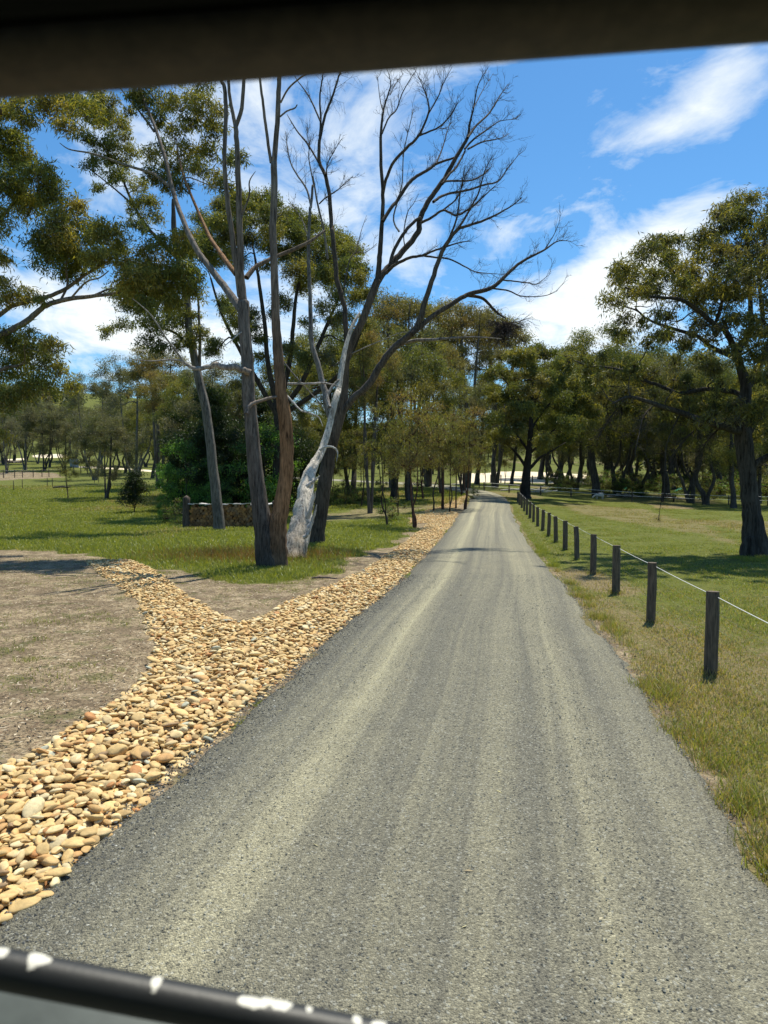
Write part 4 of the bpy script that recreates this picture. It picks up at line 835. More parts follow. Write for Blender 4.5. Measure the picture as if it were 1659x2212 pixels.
# --- spreading dark tree where the road bends
def tree_H():
    Y = 63.0; b = W(1136, 1073, Y); b[2] = float(H(b[0], Y)); t = Tree(b); dk = (.035, .03, .026)
    t.pl([(1134, 1080), (1135, 1068), (1137, 1040), (1138, 1010), (1142, 980), (1145, 950), (1147, 900), (1150, 850), (1155, 800)], Y, [17, 13, 10.5, 9, 7.5, 6.5, 5, 3.5, 1.5], n=14, col=dk, res=30)
    def l(p, r, dy=0): t.pl(p, Y, r, dy=dy, col=dk)
    l([(1138, 1012), (1125, 992), (1112, 975), (1098, 962), (1082, 950)], [4.5, 3.6, 2.8, 2.2, 1]); l([(1138, 1018), (1152, 1004), (1165, 990), (1185, 978), (1215, 960)], [5, 4.2, 3.6, 2.6, 1]); l([(1142, 975), (1130, 958), (1118, 940), (1108, 915), (1085, 885)], [3.6, 3, 2.4, 2, 1], 1)
    l([(1143, 980), (1160, 965), (1178, 945), (1200, 925)], [3.4, 2.8, 2.2, 1], -1); l([(1146, 930), (1165, 900), (1190, 870), (1220, 850)], [3, 2.4, 2, 1], 2); l([(1147, 900), (1125, 870), (1105, 840), (1085, 815)], [2.8, 2.2, 1.6, 1], -2); l([(1149, 880), (1170, 840), (1190, 800)], [2.4, 1.8, 1])
    cl = cl_poly([(1048, 800), (1080, 762), (1130, 742), (1180, 757), (1240, 775), (1290, 805), (1312, 860), (1290, 925), (1230, 955), (1180, 962), (1160, 930), (1120, 940), (1085, 962), (1058, 900)], Y, 72, 12, 20, 4, seed=7)
    t.crown(cl, OLIVE+BROWN[:1], 620, .24, .07, dk, sub=14, spray=.36, brs=1.4)
    t.done('gum_tree', 'dark trunked spreading tree at the road bend beside the fence end')
tree_H()

# --- procedural kinds, copied over the background
def proto(seed, h, cr, th, style, pal, bark, nclump, crad, nleaf, ll, lw, stems=1, lean=.05, flat=.75, r0=None, sub=10, spray=.27, droop=.7, low=0.):
    global RS
    keep = RS; RS = np.random.RandomState(seed); t = Tree((0, 0, 0)); r0 = r0 or h*.02; t.dn = 1.1; spray *= 1.15; sub = int(sub*1.3); t.lk = (.85, .76, .72) if pal[0] == DGREEN[0] else t.lk
    for k in range(stems):
        a = RS.rand()*2*PI; dx, dy = math.cos(a)*lean*h*(1+k*.6), math.sin(a)*lean*h*(1+k*.6)
        top = th*(.9+.3*RS.rand()); o = np.array([math.cos(a), math.sin(a), 0])*r0*1.2*(stems > 1); rr = r0*(1 if k == 0 else .75)
        P = [o*.5+[0, 0, -.15], o+[dx*.15, dy*.15, top*.2], o+[dx*.45+RS.randn()*.02*h, dy*.45, top*.55], o+[dx, dy, top], o+[dx*1.5, dy*1.5, top+(h-top)*.45], o+[dx*1.5, dy*1.7, top+(h-top)*.8]]
        t.limb(P, [rr*1.5, rr*1.05, rr*.9, rr*.75, rr*.45, rr*.12], n=9, col=bark, res=18)
    cl = []
    for k in range(nclump):
        v = norm(RS.randn(3)); v[2] = abs(v[2]) if RS.rand() < .75-low else v[2]; q = .45+.6*RS.rand()**.6
        c = np.array([v[0]*cr*q, v[1]*cr*q, th+(h-th)*(.42+.5*v[2]*q)])
        if style == 'spire': f = RS.rand(); c = np.array([v[0]*cr*(1-f*.8)*q, v[1]*cr*(1-f*.8)*q, th+(h-th)*f])
        if style == 'tier': c[2] = th+(h-th)*(.25+.7*(k/nclump))+RS.randn()*.2; w_ = 1-.5*abs((k/nclump)-.4); c[0] *= w_; c[1] *= w_
        cl.append((*c, crad*(.7+.6*RS.rand())))
    t.crown(cl, pal, nleaf, ll, lw, bark, sub=sub, spray=spray, flat=flat, droop=droop, brs=h/9., twig=.013)
    bm = t.b.mesh('trunk', MB, True); cm = t.l.mesh('crown', ML, False); RS = keep; return bm, cm, h
PR = {
 'gum1': proto(1, 13, 3.7, 4.6, '', OLIVE, (.075, .066, .056), 62, .78, 330, .2, .052, low=.25),
 'gum2': proto(2, 13, 3.9, 4.4, '', OLIVE+GREYG[:2], (.08, .07, .06), 66, .74, 330, .2, .052, stems=2, lean=.03, low=.25, r0=.2),
 'gum3': proto(3, 13, 4.1, 3.2, '', GREYG+OLIVE[:1], (.085, .077, .068), 66, .74, 290, .2, .05, stems=3, lean=.035, low=.3, r0=.17),
 'tall1': proto(4, 16, 2.5, 9.6, '', BROWN, (.13, .11, .09), 34, .74, 300, .21, .05, stems=3, lean=.02, low=.3, r0=.17),
 'tall2': proto(5, 16, 2.7, 9.0, '', BROWN+OLIVE[:2], (.12, .1, .085), 38, .72, 300, .21, .05, stems=4, lean=.025, low=.3, r0=.16),
 'sparse': proto(6, 14, 3.4, 4.2, '', GREYG, (.15, .14, .125), 50, .66, 190, .2, .045, stems=3, lean=.04, low=.3, r0=.15),
 'sap1': proto(7, 6, 1.15, 1.7, 'tier', OLIVE+BROWN[:1], (.08, .06, .045), 34, .40, 320, .13, .025, stems=2, lean=.03, r0=.045, sub=9, droop=1.3, low=.4),
 'sap2': proto(8, 6, 1.3, 1.4, 'tier', BROWN+YELLOW[:2], (.1, .055, .04), 36, .42, 320, .13, .025, stems=2, lean=.02, r0=.05, sub=9, droop=1.3, low=.4),
 'sap3': proto(9, 6, 1.0, 2.2, 'tier', YELLOW[:2]+OLIVE, (.08, .066, .05), 30, .40, 300, .13, .025, stems=1, lean=.05, r0=.045, sub=9, droop=1.3, low=.4),
 'wat1': proto(10, 8, 2.5, .3, '', DGREEN, (.05, .045, .035), 64, .7, 330, .16, .06, low=.7, r0=.1, flat=.6),
 'wat2': proto(11, 8, 2.3, .3, 'spire', DGREEN, (.05, .045, .035), 64, .62, 330, .16, .06, low=.7, r0=.1, flat=.35),
 'fern': proto(12, 5, 1.6, .2, '', BRIGHT+DGREEN[:2], (.06, .055, .045), 36, .5, 320, .14, .05, low=.7, r0=.06, flat=.5),
 'round': proto(13, 3, 1.15, .55, 'spire', DGREEN+OLIVE[:1], (.07, .06, .05), 40, .36, 560, .10, .045, low=.9, r0=.035, flat=.9),
 'bush': proto(14, 1.6, .75, .05, '', OLIVE+BRIGHT[:1], (.07, .05, .04), 20, .28, 500, .08, .025, low=.8, r0=.02),
}
def place(kind, px, Y, top, label, name='gum_tree', group=None, wid=1., rot=None, cat='tree', off=0.):
    bm, cm, h = PR[kind]; x = W(px, 1040, Y)[0]; z = float(H(x, Y))-off
    hh = W(px, top, Y)[2]-z; s = hh/h
    e = empty(name, (x, Y, z), label, cat, group); e.scale = (s*wid, s*wid, s); e.rotation_euler = (0, 0, RS.rand()*6.28 if rot is None else rot)
    link('trunk', bm, e); link('crown', cm, e); return e
GB = 'trees beyond the road and paddocks'
# centre background (tall brown gums behind the dead tree)
for k, px, Y, top, w, lab in [
 ('tall1', 850, 80, 624, 1.2, 'tall brownish gum just left of the dead tree fork in the backdrop'), ('tall2', 925, 84, 632, 1.2, 'tall brown leafed gum behind the right limb of the dead tree'),
 ('tall1', 1010, 80, 645, 1.15, 'tall brown gum under the long right limb of the dead tree'), ('tall2', 1070, 86, 662, 1.1, 'rightmost of the tall brown gums behind the dead twig ball'),
 ('gum2', 760, 66, 690, 1.0, 'olive gum filling the gap right behind the dead tree trunk'), ('gum1', 850, 60, 740, .95, 'mid green gum behind the road saplings, left of the drain'),
 ('gum1', 690, 62, 700, .9, 'shaded gum seen between the twin trunk gum and dead tree'), ('tall2', 800, 46, 700, .8, 'straight dark trunked gum behind the left saplings'),
 ('gum2', 886, 58, 700, 1.0, 'thick black trunked gum standing behind the saplings by the drain'), ('tall1', 955, 68, 735, 1.0, 'narrow brown crowned gum beside the road bend'),
 ('gum1', 1030, 96, 800, 1.0, 'olive gum beyond the road bend on its left side'), ('gum3', 1000, 72, 800, .8, 'grey green gum leaning at the left of the road bend'),
 ('gum2', 540, 60, 780, 1.0, 'dark gum behind the green thicket, right half'), ('gum3', 470, 58, 770, 1.0, 'grey green gum behind the thicket, centre'),
 ('gum1', 420, 62, 800, 1.0, 'dark olive gum behind the leaning grey trunk'), ('gum2', 640, 54, 830, .9, 'dark low gum directly behind the twin trunk gum'),
 ('tall2', 365, 66, 790, 1.2, 'reddish brown leafed gum above the round garden tree'), ('tall1', 345, 76, 745, 1.3, 'tall thin brown gum left of the leaning grey trunk'),
 ('sparse', 290, 86, 740, 1.1, 'tall sparse grey gum standing over the left paddock'), ('sparse', 205, 96, 785, 1.1, 'sparse grey gum behind the corrugated water tank'),
 ('gum3', 228, 62, 880, 1.1, 'twin stemmed grey green tree leaning left in the left paddock'), ('sparse', 55, 128, 800, 1.0, 'pale many stemmed gum beyond the left wire fence'),
 ('gum3', 96, 126, 858, 1.0, 'thick dark trunked gum on the pale bank left of the tank'), ('gum2', 380, 82, 850, 1.0, 'dark gum behind the young trees at the thicket edge'),
 ('gum3', 10, 150, 855, 1.2, 'hazy gum at the left edge below the hill'), ('gum1', 150, 165, 868, 1.2, 'small far gum on the slope behind the sand patch'),
 ('gum2', 270, 120, 860, 1.2, 'bushy far gum left of the green thicket'), ('gum1', 330, 105, 850, 1.0, 'dense gum next to the track behind the round tree'),
 # right background
 ('gum1', 1105, 98, 850, .9, 'black trunked gum just left of the road bend tree'), ('gum2', 1180, 104, 850, .9, 'gum in front of the pale sand bank right of the bend tree'),
 ('gum2', 1244, 88, 780, .9, 'triple stemmed gum against the pale sand bank'), ('gum1', 1290, 76, 700, 1.1, 'tall olive gum rising right of the road bend tree'),
 ('gum3', 1335, 82, 738, 1.1, 'grey green gum behind the grazing animal'), ('gum2', 1385, 86, 755, 1.1, 'gum behind the heap of pale sticks'),
 ('gum1', 1440, 80, 742, 1.1, 'gum behind the low dark log in the right paddock'), ('gum3', 1492, 70, 745, 1.0, 'leaning dark gum left of the forked paddock tree'),
 ('gum2', 1528, 67, 760, 1.0, 'forked low dark gum in the right paddock'), ('gum1', 1586, 60, 800, .9, 'straight grey trunked gum left of the big right gum'),
 ('gum3', 1640, 72, 780, 1.1, 'dusky gum just right of the big right trunk'), ('gum2', 1700, 64, 740, 1.1, 'gum cut by the right picture edge'),
 ('gum1', 1560, 92, 790, 1.1, 'far gum between the two paddock gums on the right'), ('gum2', 1455, 105, 800, 1.1, 'far gum above the green cloth'),
 ('gum3', 1350, 118, 850, 1.1, 'far grey gum beyond the sand bank'), ('gum1', 1210, 132, 850, 1.1, 'far gum on top of the sand bank')]:
    place(k, px, Y, top, lab, 'gum_tree', GB, w)
# saplings by the road
GS = 'young trees along the left of the road'
for k, px, Y, top, w, lab in [
 ('sap1', 838, 37, 862, 1.0, 'two stemmed sapling beside the small round bush'), ('sap2', 897, 35, 850, 1.15, 'drooping brownish twin stemmed sapling nearest the stone drain'),
 ('sap1', 860, 44, 900, 1.0, 'slender sapling between the two nearest saplings'), ('sap3', 936, 47, 895, 1.1, 'yellow green sapling left of the red stemmed row'),
 ('sap2', 958, 48, 880, 1.1, 'first of the red stemmed saplings near the road edge'), ('sap1', 972, 46, 905, 1.0, 'second of the red stemmed saplings near the road edge'),
 ('sap3', 985, 50, 885, 1.0, 'sapling behind the red stemmed pair'), ('sap2', 1004, 49, 890, 1.2, 'leaning grey sapling closest to the gravel road'),
 ('sap1', 780, 52, 920, 1.0, 'sapling right of the dead tree trunk'), ('sap3', 745, 55, 930, 1.1, 'yellowish sapling just right of the dead tree foot'),
 ('sap2', 915, 60, 900, 1.1, 'sapling in front of the thick black gum'), ('sap3', 1035, 82, 960, 1.1, 'young tree where the road leaves the view'),
 ('sap1', 1050, 90, 970, 1.1, 'young tree beyond the road bend near the sand'), ('sap3', 1072, 94, 965, 1.0, 'thin young tree on the grass beyond the bend'), ('sap2', 1090, 100, 955, 1.0, 'reddish young tree in front of the sand bank')]:
    place(k, px, Y, top, lab, 'sapling', GS, w)
for i, (px, Y, top) in enumerate([(705, 54, 1040), (722, 53, 1048), (742, 56, 1042), (760, 54, 1050), (778, 57, 1045), (815, 56, 1040), (1022, 60, 1048)]):
    place('bush', px, Y, top, ['leggy young shrub hard against the dead tree foot', 'low leggy shrub second from the dead tree', 'third leggy shrub right of the dead tree', 'fourth leggy shrub, in shade', 'shrub left of the dark straight trunk', 'shrub right of the dark straight trunk', 'small shrub at the road edge before the bend'][i], 'shrub', 'low shrubs under the saplings', .9, cat='shrub')
rs_ = np.random.RandomState(3)
for i in range(26):
    Y = 98+50*rs_.rand(); px = 1150+620*(i+rs_.rand())/26
    place(['gum1', 'gum2', 'gum3', 'gum2'][i % 4], px, Y, 800+45*rs_.rand(), 'gum in the dense shaded tree belt behind the right paddock fence', 'gum_tree', 'tree belt behind the right paddock', 1.15)
for i in range(46):
    Y = 76+45*rs_.rand(); px = 1200+560*(i+rs_.rand())/46
    place('bush', px, Y, 1015+20*rs_.rand()-(px-1200)*.02, 'low dark scrub growing between the trunks behind the right paddock', 'shrub', 'scrub under the right tree belt', 1.2+.6*rs_.rand(), cat='shrub')
for i in range(16):
    Y = 110+60*rs_.rand(); px = -20+370*(i+rs_.rand())/16
    place(['gum3', 'sparse', 'gum2'][i % 3], px, Y, 862+30*rs_.rand(), 'small far gum on the slope beyond the left paddock fence', 'gum_tree', 'far gums beyond the left paddock', 1.1)
for i in range(14):
    Y = 60+40*rs_.rand(); px = 690+330*(i+rs_.rand())/14
    place(['sap1', 'sap2', 'bush'][i % 3], px, Y, (960 if i % 3 < 2 else 1025)+20*rs_.rand(), 'thin young growth in the shade behind the roadside saplings', 'sapling', 'young growth behind the roadside saplings', 1.2)
place('bush', 847, 40, 1077, 'rounded bright olive bush behind the two stemmed sapling', 'bush', None, 1.25, cat='bush')
# green thicket
for k, px, Y, top, w, lab in [('wat1', 425, 50, 880, 1.0, 'dark green wattle at the left end of the thicket'), ('wat2', 462, 47, 850, 1.1, 'tall dark spire of the thicket behind the wood pile'), ('wat1', 500, 47, 880, 1.0, 'dense dark wattle directly behind the wood pile'),
 ('wat2', 560, 50, 870, 1.2, 'dark wattle seen between the two gum trunks'), ('wat1', 640, 50, 900, .9, 'dark wattle right of the orange trunk'), ('fern', 570, 46, 905, 1.1, 'bright green feathery bush between the gum trunks'),
 ('fern', 412, 45, 945, 1.0, 'bright green feathery bush on the thicket left side'), ('fern', 385, 50, 950, .9, 'light green feathery bush nearest the young trunks'), ('fern', 475, 44, 1000, .9, 'green bush touching the leaning grey trunk'), ('wat2', 385, 58, 900, .8, 'dark bush at the outer left edge of the thicket')]:
    place(k, px, Y, top, lab, 'wattle_tree', 'green thicket behind the wood pile', w)
place('round', 289, 48, 1021, 'round dark green garden tree alone on the lawn', 'garden_tree', None, 1.15)
place('sap1', 147, 62, 981, 'small leafy sapling alone in the left paddock', 'sapling', None, 1.35)
place('bush', 382, 38, 1078, 'dark round bush beside the left end of the wood pile', 'bush', None, 1.2, cat='bush')
place('fern', 352, 39, 1064, 'light feathery shrub left of the wood pile', 'shrub', None, .8, cat='shrub')

# far wood on the hills: uncountable
def far_wood():
    t = Tree((0, 0, 0)); n = 900; cl = []; b = MBd()
    for k in range(n):
        Y = 135+RS.rand()**1.2*430; px = -150+2100*RS.rand()
        if px < 330 and (Y < 230 or (Y < 330 and RS.rand() < .5)): continue
        if Y < 190 and 980 < px < 1330: continue
        if px < 800 and Y < 160: continue
        x = W(px, 1040, Y)[0]; z = float(H(x, Y)); hh = 5.5+5*RS.rand(); r = 2.+2.0*RS.rand()
        m = 170; v = norm(RS.randn(m, 3)); q = (RS.rand(m, 1)**.4); P = np.array([x, Y, z+hh*.58])+v*q*np.array([r, r, hh*.42])
        pal = (OLIVE+GREYG+BROWN)[RS.randint(0, 12)]; c = np.array(pal)*(.7+.6*RS.rand(m, 1))
        sz = .55+Y*.0016; b.leaves(P, sz*1.0, sz*.7, c*1.5, .2)
        b.tube([(x, Y, z-.3), (x, Y, z+hh*.6)], [.22, .1], 5, DARK, 3)
    put(link('far_wood', b.mesh('far_wood', ML, False)), 'distant olive and grey woodland covering the low hills', 'woodland', None, 'stuff')
far_wood()

# ------------------------------------------------------------------ post fence along the road
def fence_main():
    n = 18; P = []
    for k in range(n):
        y = 8.4+3.05*(k-1); x = 3.74+.1352*(y-8.4); P.append((x, y, float(H(x, y))))
    e = empty('post_and_wire_fence', P[1], 'low timber post fence with white top line along the right road verge', 'fence'); o = np.array(P[1])
    mats = []
    for v in range(3):
        b = MBd(); r = .078-.004*v
        b.tube([(0, 0, -.15), (0, 0, .3), (.004*v, 0, .6), (0, .004, .94)], [r*1.02, r, r, r*.97], 18, (1, 1, 1), 10, .035, False)
        a = np.linspace(0, 2*PI, 18, endpoint=False); top = np.c_[np.cos(a)*r*.95, np.sin(a)*r*.95, np.full(18, .946)]
        b.add(np.vstack([top, [[0, 0, .953]]]), None, [(i, (i+1) % 18, 18) for i in range(18)])
        mats.append(b.mesh('post', MPOST, False))
    clip = MBd()
    for zz in (.18, .34, .52, .70): clip.tube([(.07, -.012, zz), (.083, -.03, zz+.004), (.088, -.045, zz)], [.002, .002, .002], 5, (1, 1, 1), 4)
    cm = clip.mesh('wire_staple', MWIRE)
    for k, p in enumerate(P):
        q = link('post', mats[k % 3], e, np.array(p)-o); q.rotation_euler = (RS.randn()*.022, RS.randn()*.02+(.04 if k == 1 else 0), RS.rand()*.4-.2); q.scale = (1, 1, 1 if k < 14 else .9)
        if k < 9: link('wire_staple', cm, q)
    def wire(zh, r, mat, name, sag):
        b = MBd(); Q = []
        for k in range(n-1):
            a = np.array(P[k])+(.055, 0, zh); c = np.array(P[k+1])+(.055, 0, zh*(1 if k < 13 else .93))
            for f in (0, .25, .5, .75): Q.append(a*(1-f)+c*f-np.array([0, 0, sag*4*f*(1-f)]))
        Q.append(c); b.tube(Q, [r]*len(Q), 6, (1, 1, 1), len(Q), 0, False); link(name, b.mesh(name, mat, True, o), e)
    wire(.885, .0042, MROPE, 'top_line', .008)
    for zz in (.18, .34, .52, .70): wire(zz, .0008, MWIRE, 'wire', .006)
fence_main()
def small_fence(name, pts, h, r, label, wires, rw=.006, mat=MPOST, wmat=MWIRE):
    P = [G(a, b) if len(t) == 2 else np.array([W(t[0], 1040, t[2])[0], t[2], 0]) for t in pts for a, b in [t[:2]]]
    P = [np.array([p[0], p[1], float(H(p[0], p[1]))]) for p in P]; o = P[0]; e = empty(name, o, label, 'fence')
    b = MBd(); b.tube([(0, 0, -.1), (0, 0, h*.5), (0, 0, h)], [r, r, r*.95], 8, (1, 1, 1), 5, .05); pm = b.mesh('post', mat)
    for p in P: link('post', pm, e, p-o)
    for z in wires:
        b = MBd(); b.tube([p+(0, -r, z) for p in P], [rw]*len(P), 5, (1, 1, 1), len(P)*2, 0, False); link('wire', b.mesh('wire', wmat, True, o), e)
small_fence('post_and_wire_fence', [(1046, 0, 74), (1100, 0, 72), (1124, 0, 71), (1168, 0, 71), (1234, 0, 71), (1303, 0, 71), (1366, 0, 70), (1432, 0, 70), (1500, 0, 69), (1575, 0, 68), (1660, 0, 67), (1760, 0, 66)], .85, .07, 'far cross fence with pale line dividing the right paddock', (.8, .45), .016, MPOST, MROPE)
small_fence('wire_fence', [(-40, 0, 100), (8, 0, 101), (32, 0, 102), (49, 0, 103), (72, 0, 104), (91, 0, 105), (106, 0, 106), (130, 0, 107)], 1.15, .06, 'thin wire fence crossing the top of the left paddock', (1.0, .6, .3), .012)
small_fence('wire_fence', [(160, 0, 118), (175, 0, 118), (189, 0, 118), (206, 0, 118), (214, 0, 119), (250, 0, 120), (300, 0, 120)], 1.2, .07, 'short far fence between the water tank and the leaning tree', (1.0, .5), .014)
small_fence('post_and_wire_fence', [(1060, 0, 106), (1082, 0, 106), (1107, 0, 106), (1150, 0, 105), (1222, 0, 104), (1226, 0, 104), (1270, 0, 103), (1330, 0, 102)], 1.2, .08, 'farthest fence on the green strip below the sand bank', (1.05, .55), .016)
b = MBd(); b.tube([(0, 0, -.1), (0, 0, .5), (0, 0, .95)], [.03, .03, .028], 6, (1, 1, 1), 4, .05); sm = b.mesh('stake', MPOST)
for i, (px, Y) in enumerate([(29, 72), (48, 75), (102, 78), (113, 78), (204, 88), (213, 88)]):
    x = W(px, 1040, Y)[0]; o = link('garden_stake', sm, None, (x, Y, float(H(x, Y)))); o.scale = (1.3, 1.3, 1.)
    put(o, ['leftmost thin stake in the left paddock', 'thin stake second from the left in the paddock', 'left one of the stake pair beside the small sapling', 'right one of the stake pair beside the small sapling', 'left one of the far stake pair by the leaning tree', 'right one of the far stake pair by the leaning tree'][i], 'stake', 'thin stakes in the left paddock')

# ------------------------------------------------------------------ wood pile
def woodpile():
    protos = []
    for k in range(6):
        r = np.random.RandomState(50+k); n = 7+k % 3; a = np.sort(r.rand(n)*2*PI) if k % 2 else np.linspace(0, 2*PI, n, endpoint=False)
        a = np.linspace(0, 2*PI, n, endpoint=False)+r.rand(n)*.5; rad = .085*(.75+.5*r.rand(n)); L = .42
        V = np.vstack([np.c_[np.cos(a)*rad, np.full(n, -L/2)+.01*r.randn(n), np.sin(a)*rad*.8], np.c_[np.cos(a)*rad*.95, np.full(n, L/2), np.sin(a)*rad*.78], [[0, -L/2-.004, 0]], [[0, L/2+.004, 0]]])
        Q = [(i, (i+1) % n, n+(i+1) % n, n+i) for i in range(n)]; T = [((i+1) % n, i, 2*n) for i in range(n)]+[(n+i, n+(i+1) % n, 2*n+1) for i in range(n)]
        col = np.tile([(.2, .105, .045), (.26, .15, .065), (.13, .075, .035), (.29, .15, .055), (.2, .13, .075), (.16, .085, .035)][k], (len(V), 1)); col[2*n] *= 1.25
        protos.append(mkmesh('firewood_log', V, Q, T, MLOG, col))
    pale = []
    for k in range(3):
        c = MBd(); c.box((0, 0, 0), .30, .44, .035, 0, (.55, .53, .5)); v = c.V[0]; v += (RS.rand(*v.shape)-.5)*.03; pale.append(c.mesh('firewood_log', MLOG, False))  # slabs added over the pile, sunlight on the log tops in their colour
    x0, x1, Y = W(409, 1040, 35.5)[0], W(588, 1040, 35.5)[0], 35.6; rows = 9; dz = .118
    for r in range(rows):
        nx = int((x1-x0)/.165); hh = 0
        for i in range(nx):
            x = x0+.08+(i+.5*(r % 2))*.165+RS.randn()*.012
            if r == rows-1 and RS.rand() < .35: continue
            z = float(H(x, Y))+.06+r*dz+RS.randn()*.008+.02*math.sin(i*.7)
            o = link('firewood_log', protos[RS.randint(6)], None, (x, Y+RS.randn()*.025+.0, z)); o.rotation_euler = (RS.randn()*.04, RS.rand()*6.28, RS.randn()*.05); o.scale = (1.15, 1, 1.15)
            put(o, 'split firewood log with its brown end facing the camera in the stacked pile', 'firewood log', 'firewood logs stacked behind the leaning grey trunk')
    for i in range(15):
        x = x0+.1+(x1-x0-.2)*i/14; z = float(H(x, Y))+.06+rows*dz-.03+RS.rand()*.03; o = link('firewood_log', pale[i % 3], None, (x, Y, z)); o.rotation_euler = (RS.randn()*.06, RS.randn()*.06, RS.randn()*.2)
        put(o, 'added slab coloured pale for the sunlit log tops of the wood pile', 'wood slab', 'pale slabs standing in for sunlit log tops')
    for px, hgt, r, lab in ((403, 1.42, .17, 'dark round end post at the left of the wood pile'), (594, 1.22, .16, 'grey split end post at the right of the wood pile')):
        x = W(px, 1040, Y)[0]; b = MBd(); b.tube([(0, 0, -.1), (0, 0, hgt*.5), (.02, 0, hgt)], [r*1.05, r, r*.95], 14, (.1, .08, .065), 8, .15)
        put(link('timber_post', b.mesh('timber_post', MB), None, (x, Y-.1, float(H(x, Y)))), lab, 'post')
woodpile()

# ------------------------------------------------------------------ small far things
def small_things():
    Y = 140; x = W(161, 1040, Y)[0]; z = float(H(x, Y)); e = empty('water_tank', (x, Y, z), 'small round corrugated water tank beyond the left paddock', 'water tank')
    b = MBd(); zz = np.linspace(0, 1.5, 40); r = .78+.02*np.sin(zz*42); b.tube(np.c_[zz*0, zz*0, zz], r, 28, (1, 1, 1), 40, 0, False); link('tank_wall', b.mesh('tank_wall', m_plain('tank steel', (.3, .34, .36), .5, .3)), e)
    b = MBd(); b.tube([(0, 0, 1.5), (0, 0, 1.56), (0, 0, 1.66)], [.82, .8, .12], 28, (1, 1, 1), 5, 0); link('tank_lid', b.mesh('tank_lid', m_plain('lid steel', (.5, .52, .52), .5, .2)), e)
    # grazing animal
    p = np.array([W(1295, 1040, 69)[0], 69, 0]); p[2] = float(H(p[0], 69)); e = empty('sheep', p, 'small pale animal grazing beside a post of the far cross fence', 'sheep')
    me = bpy.data.meshes.new('body'); vs = [(.36, 0, .44), (.1, 0, .46), (-.2, 0, .47), (-.4, 0, .42), (-.56, 0, .3), (-.7, 0, .16), (.30, .1, .25), (.31, .1, .02), (.30, -.1, .25), (.31, -.1, .02), (-.25, .1, .25), (-.25, .1, .02), (-.25, -.1, .25), (-.25, -.1, .02), (.48, 0, .38)]
    ed = [(0, 1), (1, 2), (2, 3), (3, 4), (4, 5), (0, 6), (6, 7), (0, 8), (8, 9), (2, 10), (10, 11), (2, 12), (12, 13), (0, 14)]
    me.from_pydata(vs, ed, []); o = link('body', me, e); sk = o.modifiers.new('s', 'SKIN'); rd = [.17, .19, .18, .11, .075, .05, .055, .03, .055, .03, .055, .03, .055, .03, .03]
    for k, v in enumerate(me.skin_vertices[0].data): v.radius = (rd[k], rd[k]); v.use_root = (k == 1)
    u = o.modifiers.new('u', 'SUBSURF'); u.levels = u.render_levels = 2; me.materials.append(m_plain('fleece', (.5, .47, .42), .95, 0, 20, .25, .02)); e.rotation_euler = (0, 0, .15)
    # green cloth
    for (px, py, w, lab) in ((1359, 1046, .6, 'bright green cloth among the trunks left of the right paddock'), (1472, 1056, .9, 'bright green cloth sheet behind the low dark log')):
        Y = 98; x = W(px, 1040, Y)[0]; z = float(H(x, Y)); n = 12; g = np.linspace(-1, 1, n); a, c = np.meshgrid(g, g); hh = .55*(1-np.abs(a)**1.5)*(1-.3*np.abs(c))+RS.rand(n, n)*.08
        V = np.c_[(a*w).ravel(), (c*.5).ravel(), hh.ravel()]; Q = [(i*n+j, i*n+j+1, (i+1)*n+j+1, (i+1)*n+j) for i in range(n-1) for j in range(n-1)]
        put(link('green_cloth', mkmesh('green_cloth', V, Q, None, m_plain('green cloth', (.03, .42, .24), .6), None, True), None, (x, Y, z)), lab, 'cloth')
    # log bench
    p = G(1444, 1084); e = empty('low_bench', p, 'low dark log bench lying in the shade of the right paddock', 'bench'); b = MBd(); b.tube([(-.7, 0, .42), (0, 0, .45), (.7, 0, .4)], [.13, .14, .12], 10, DARK, 6, .1); link('seat', b.mesh('seat', MB), e)
    for sx in (-.5, .5):
        b = MBd(); b.tube([(sx, 0, 0), (sx, 0, .33)], [.09, .08], 8, DARK, 3, .1); link('leg', b.mesh('leg', MB), e)
    # fallen pale branches behind the bend tree
    for (a, c, lab) in (((1155, 1062), .9, 'bleached forked branch lying right of the bend tree foot'), ((1165, 1066), 1.1, 'long bleached branch on the grass in front of the forked one'), ((1112, 1062), .9, 'bleached branch lying left of the bend tree')):
        p = G(*a); b = MBd(); b.tube([(-1.6*c, 0, .12), (-.4, .2, .2), (.7, 0, .16), (1.7*c, .3, .3)], [.06, .09, .07, .03], 7, WHITE, 12, .2, True, .6); b.tube([(.2, .1, .18), (.8, .3, .45), (1.2, .3, .7)], [.05, .04, .015], 6, WHITE, 8, .2, True, .6)
        put(link('fallen_branch', b.mesh('fallen_branch', MB), None, p), lab, 'branch')
    # heap of pale sticks
    p = G(1345, 1074); b = MBd(); m = 320; q = RS.randn(m, 3)*[1.1, .7, .0]; q[:, 2] = .05+.28*RS.rand(m)*np.exp(-(q[:, 0]**2)/1.5); a = RS.rand(m)*PI; d = np.c_[np.cos(a), np.sin(a), RS.randn(m)*.25]*(.12+.2*RS.rand(m))[:, None]
    pal = np.array([(.5, .46, .4), (.32, .26, .2), (.2, .15, .12)])[RS.randint(0, 3, m)]; b.twigs(q-d, q, q+d, .03, .02, pal); put(link('stick_heap', b.mesh('stick_heap', MB), None, p), 'heap of pale chopped sticks beyond the far cross fence', 'stick heap')
    p = G(590, 1010+110); p = G(1110+0, 1063)
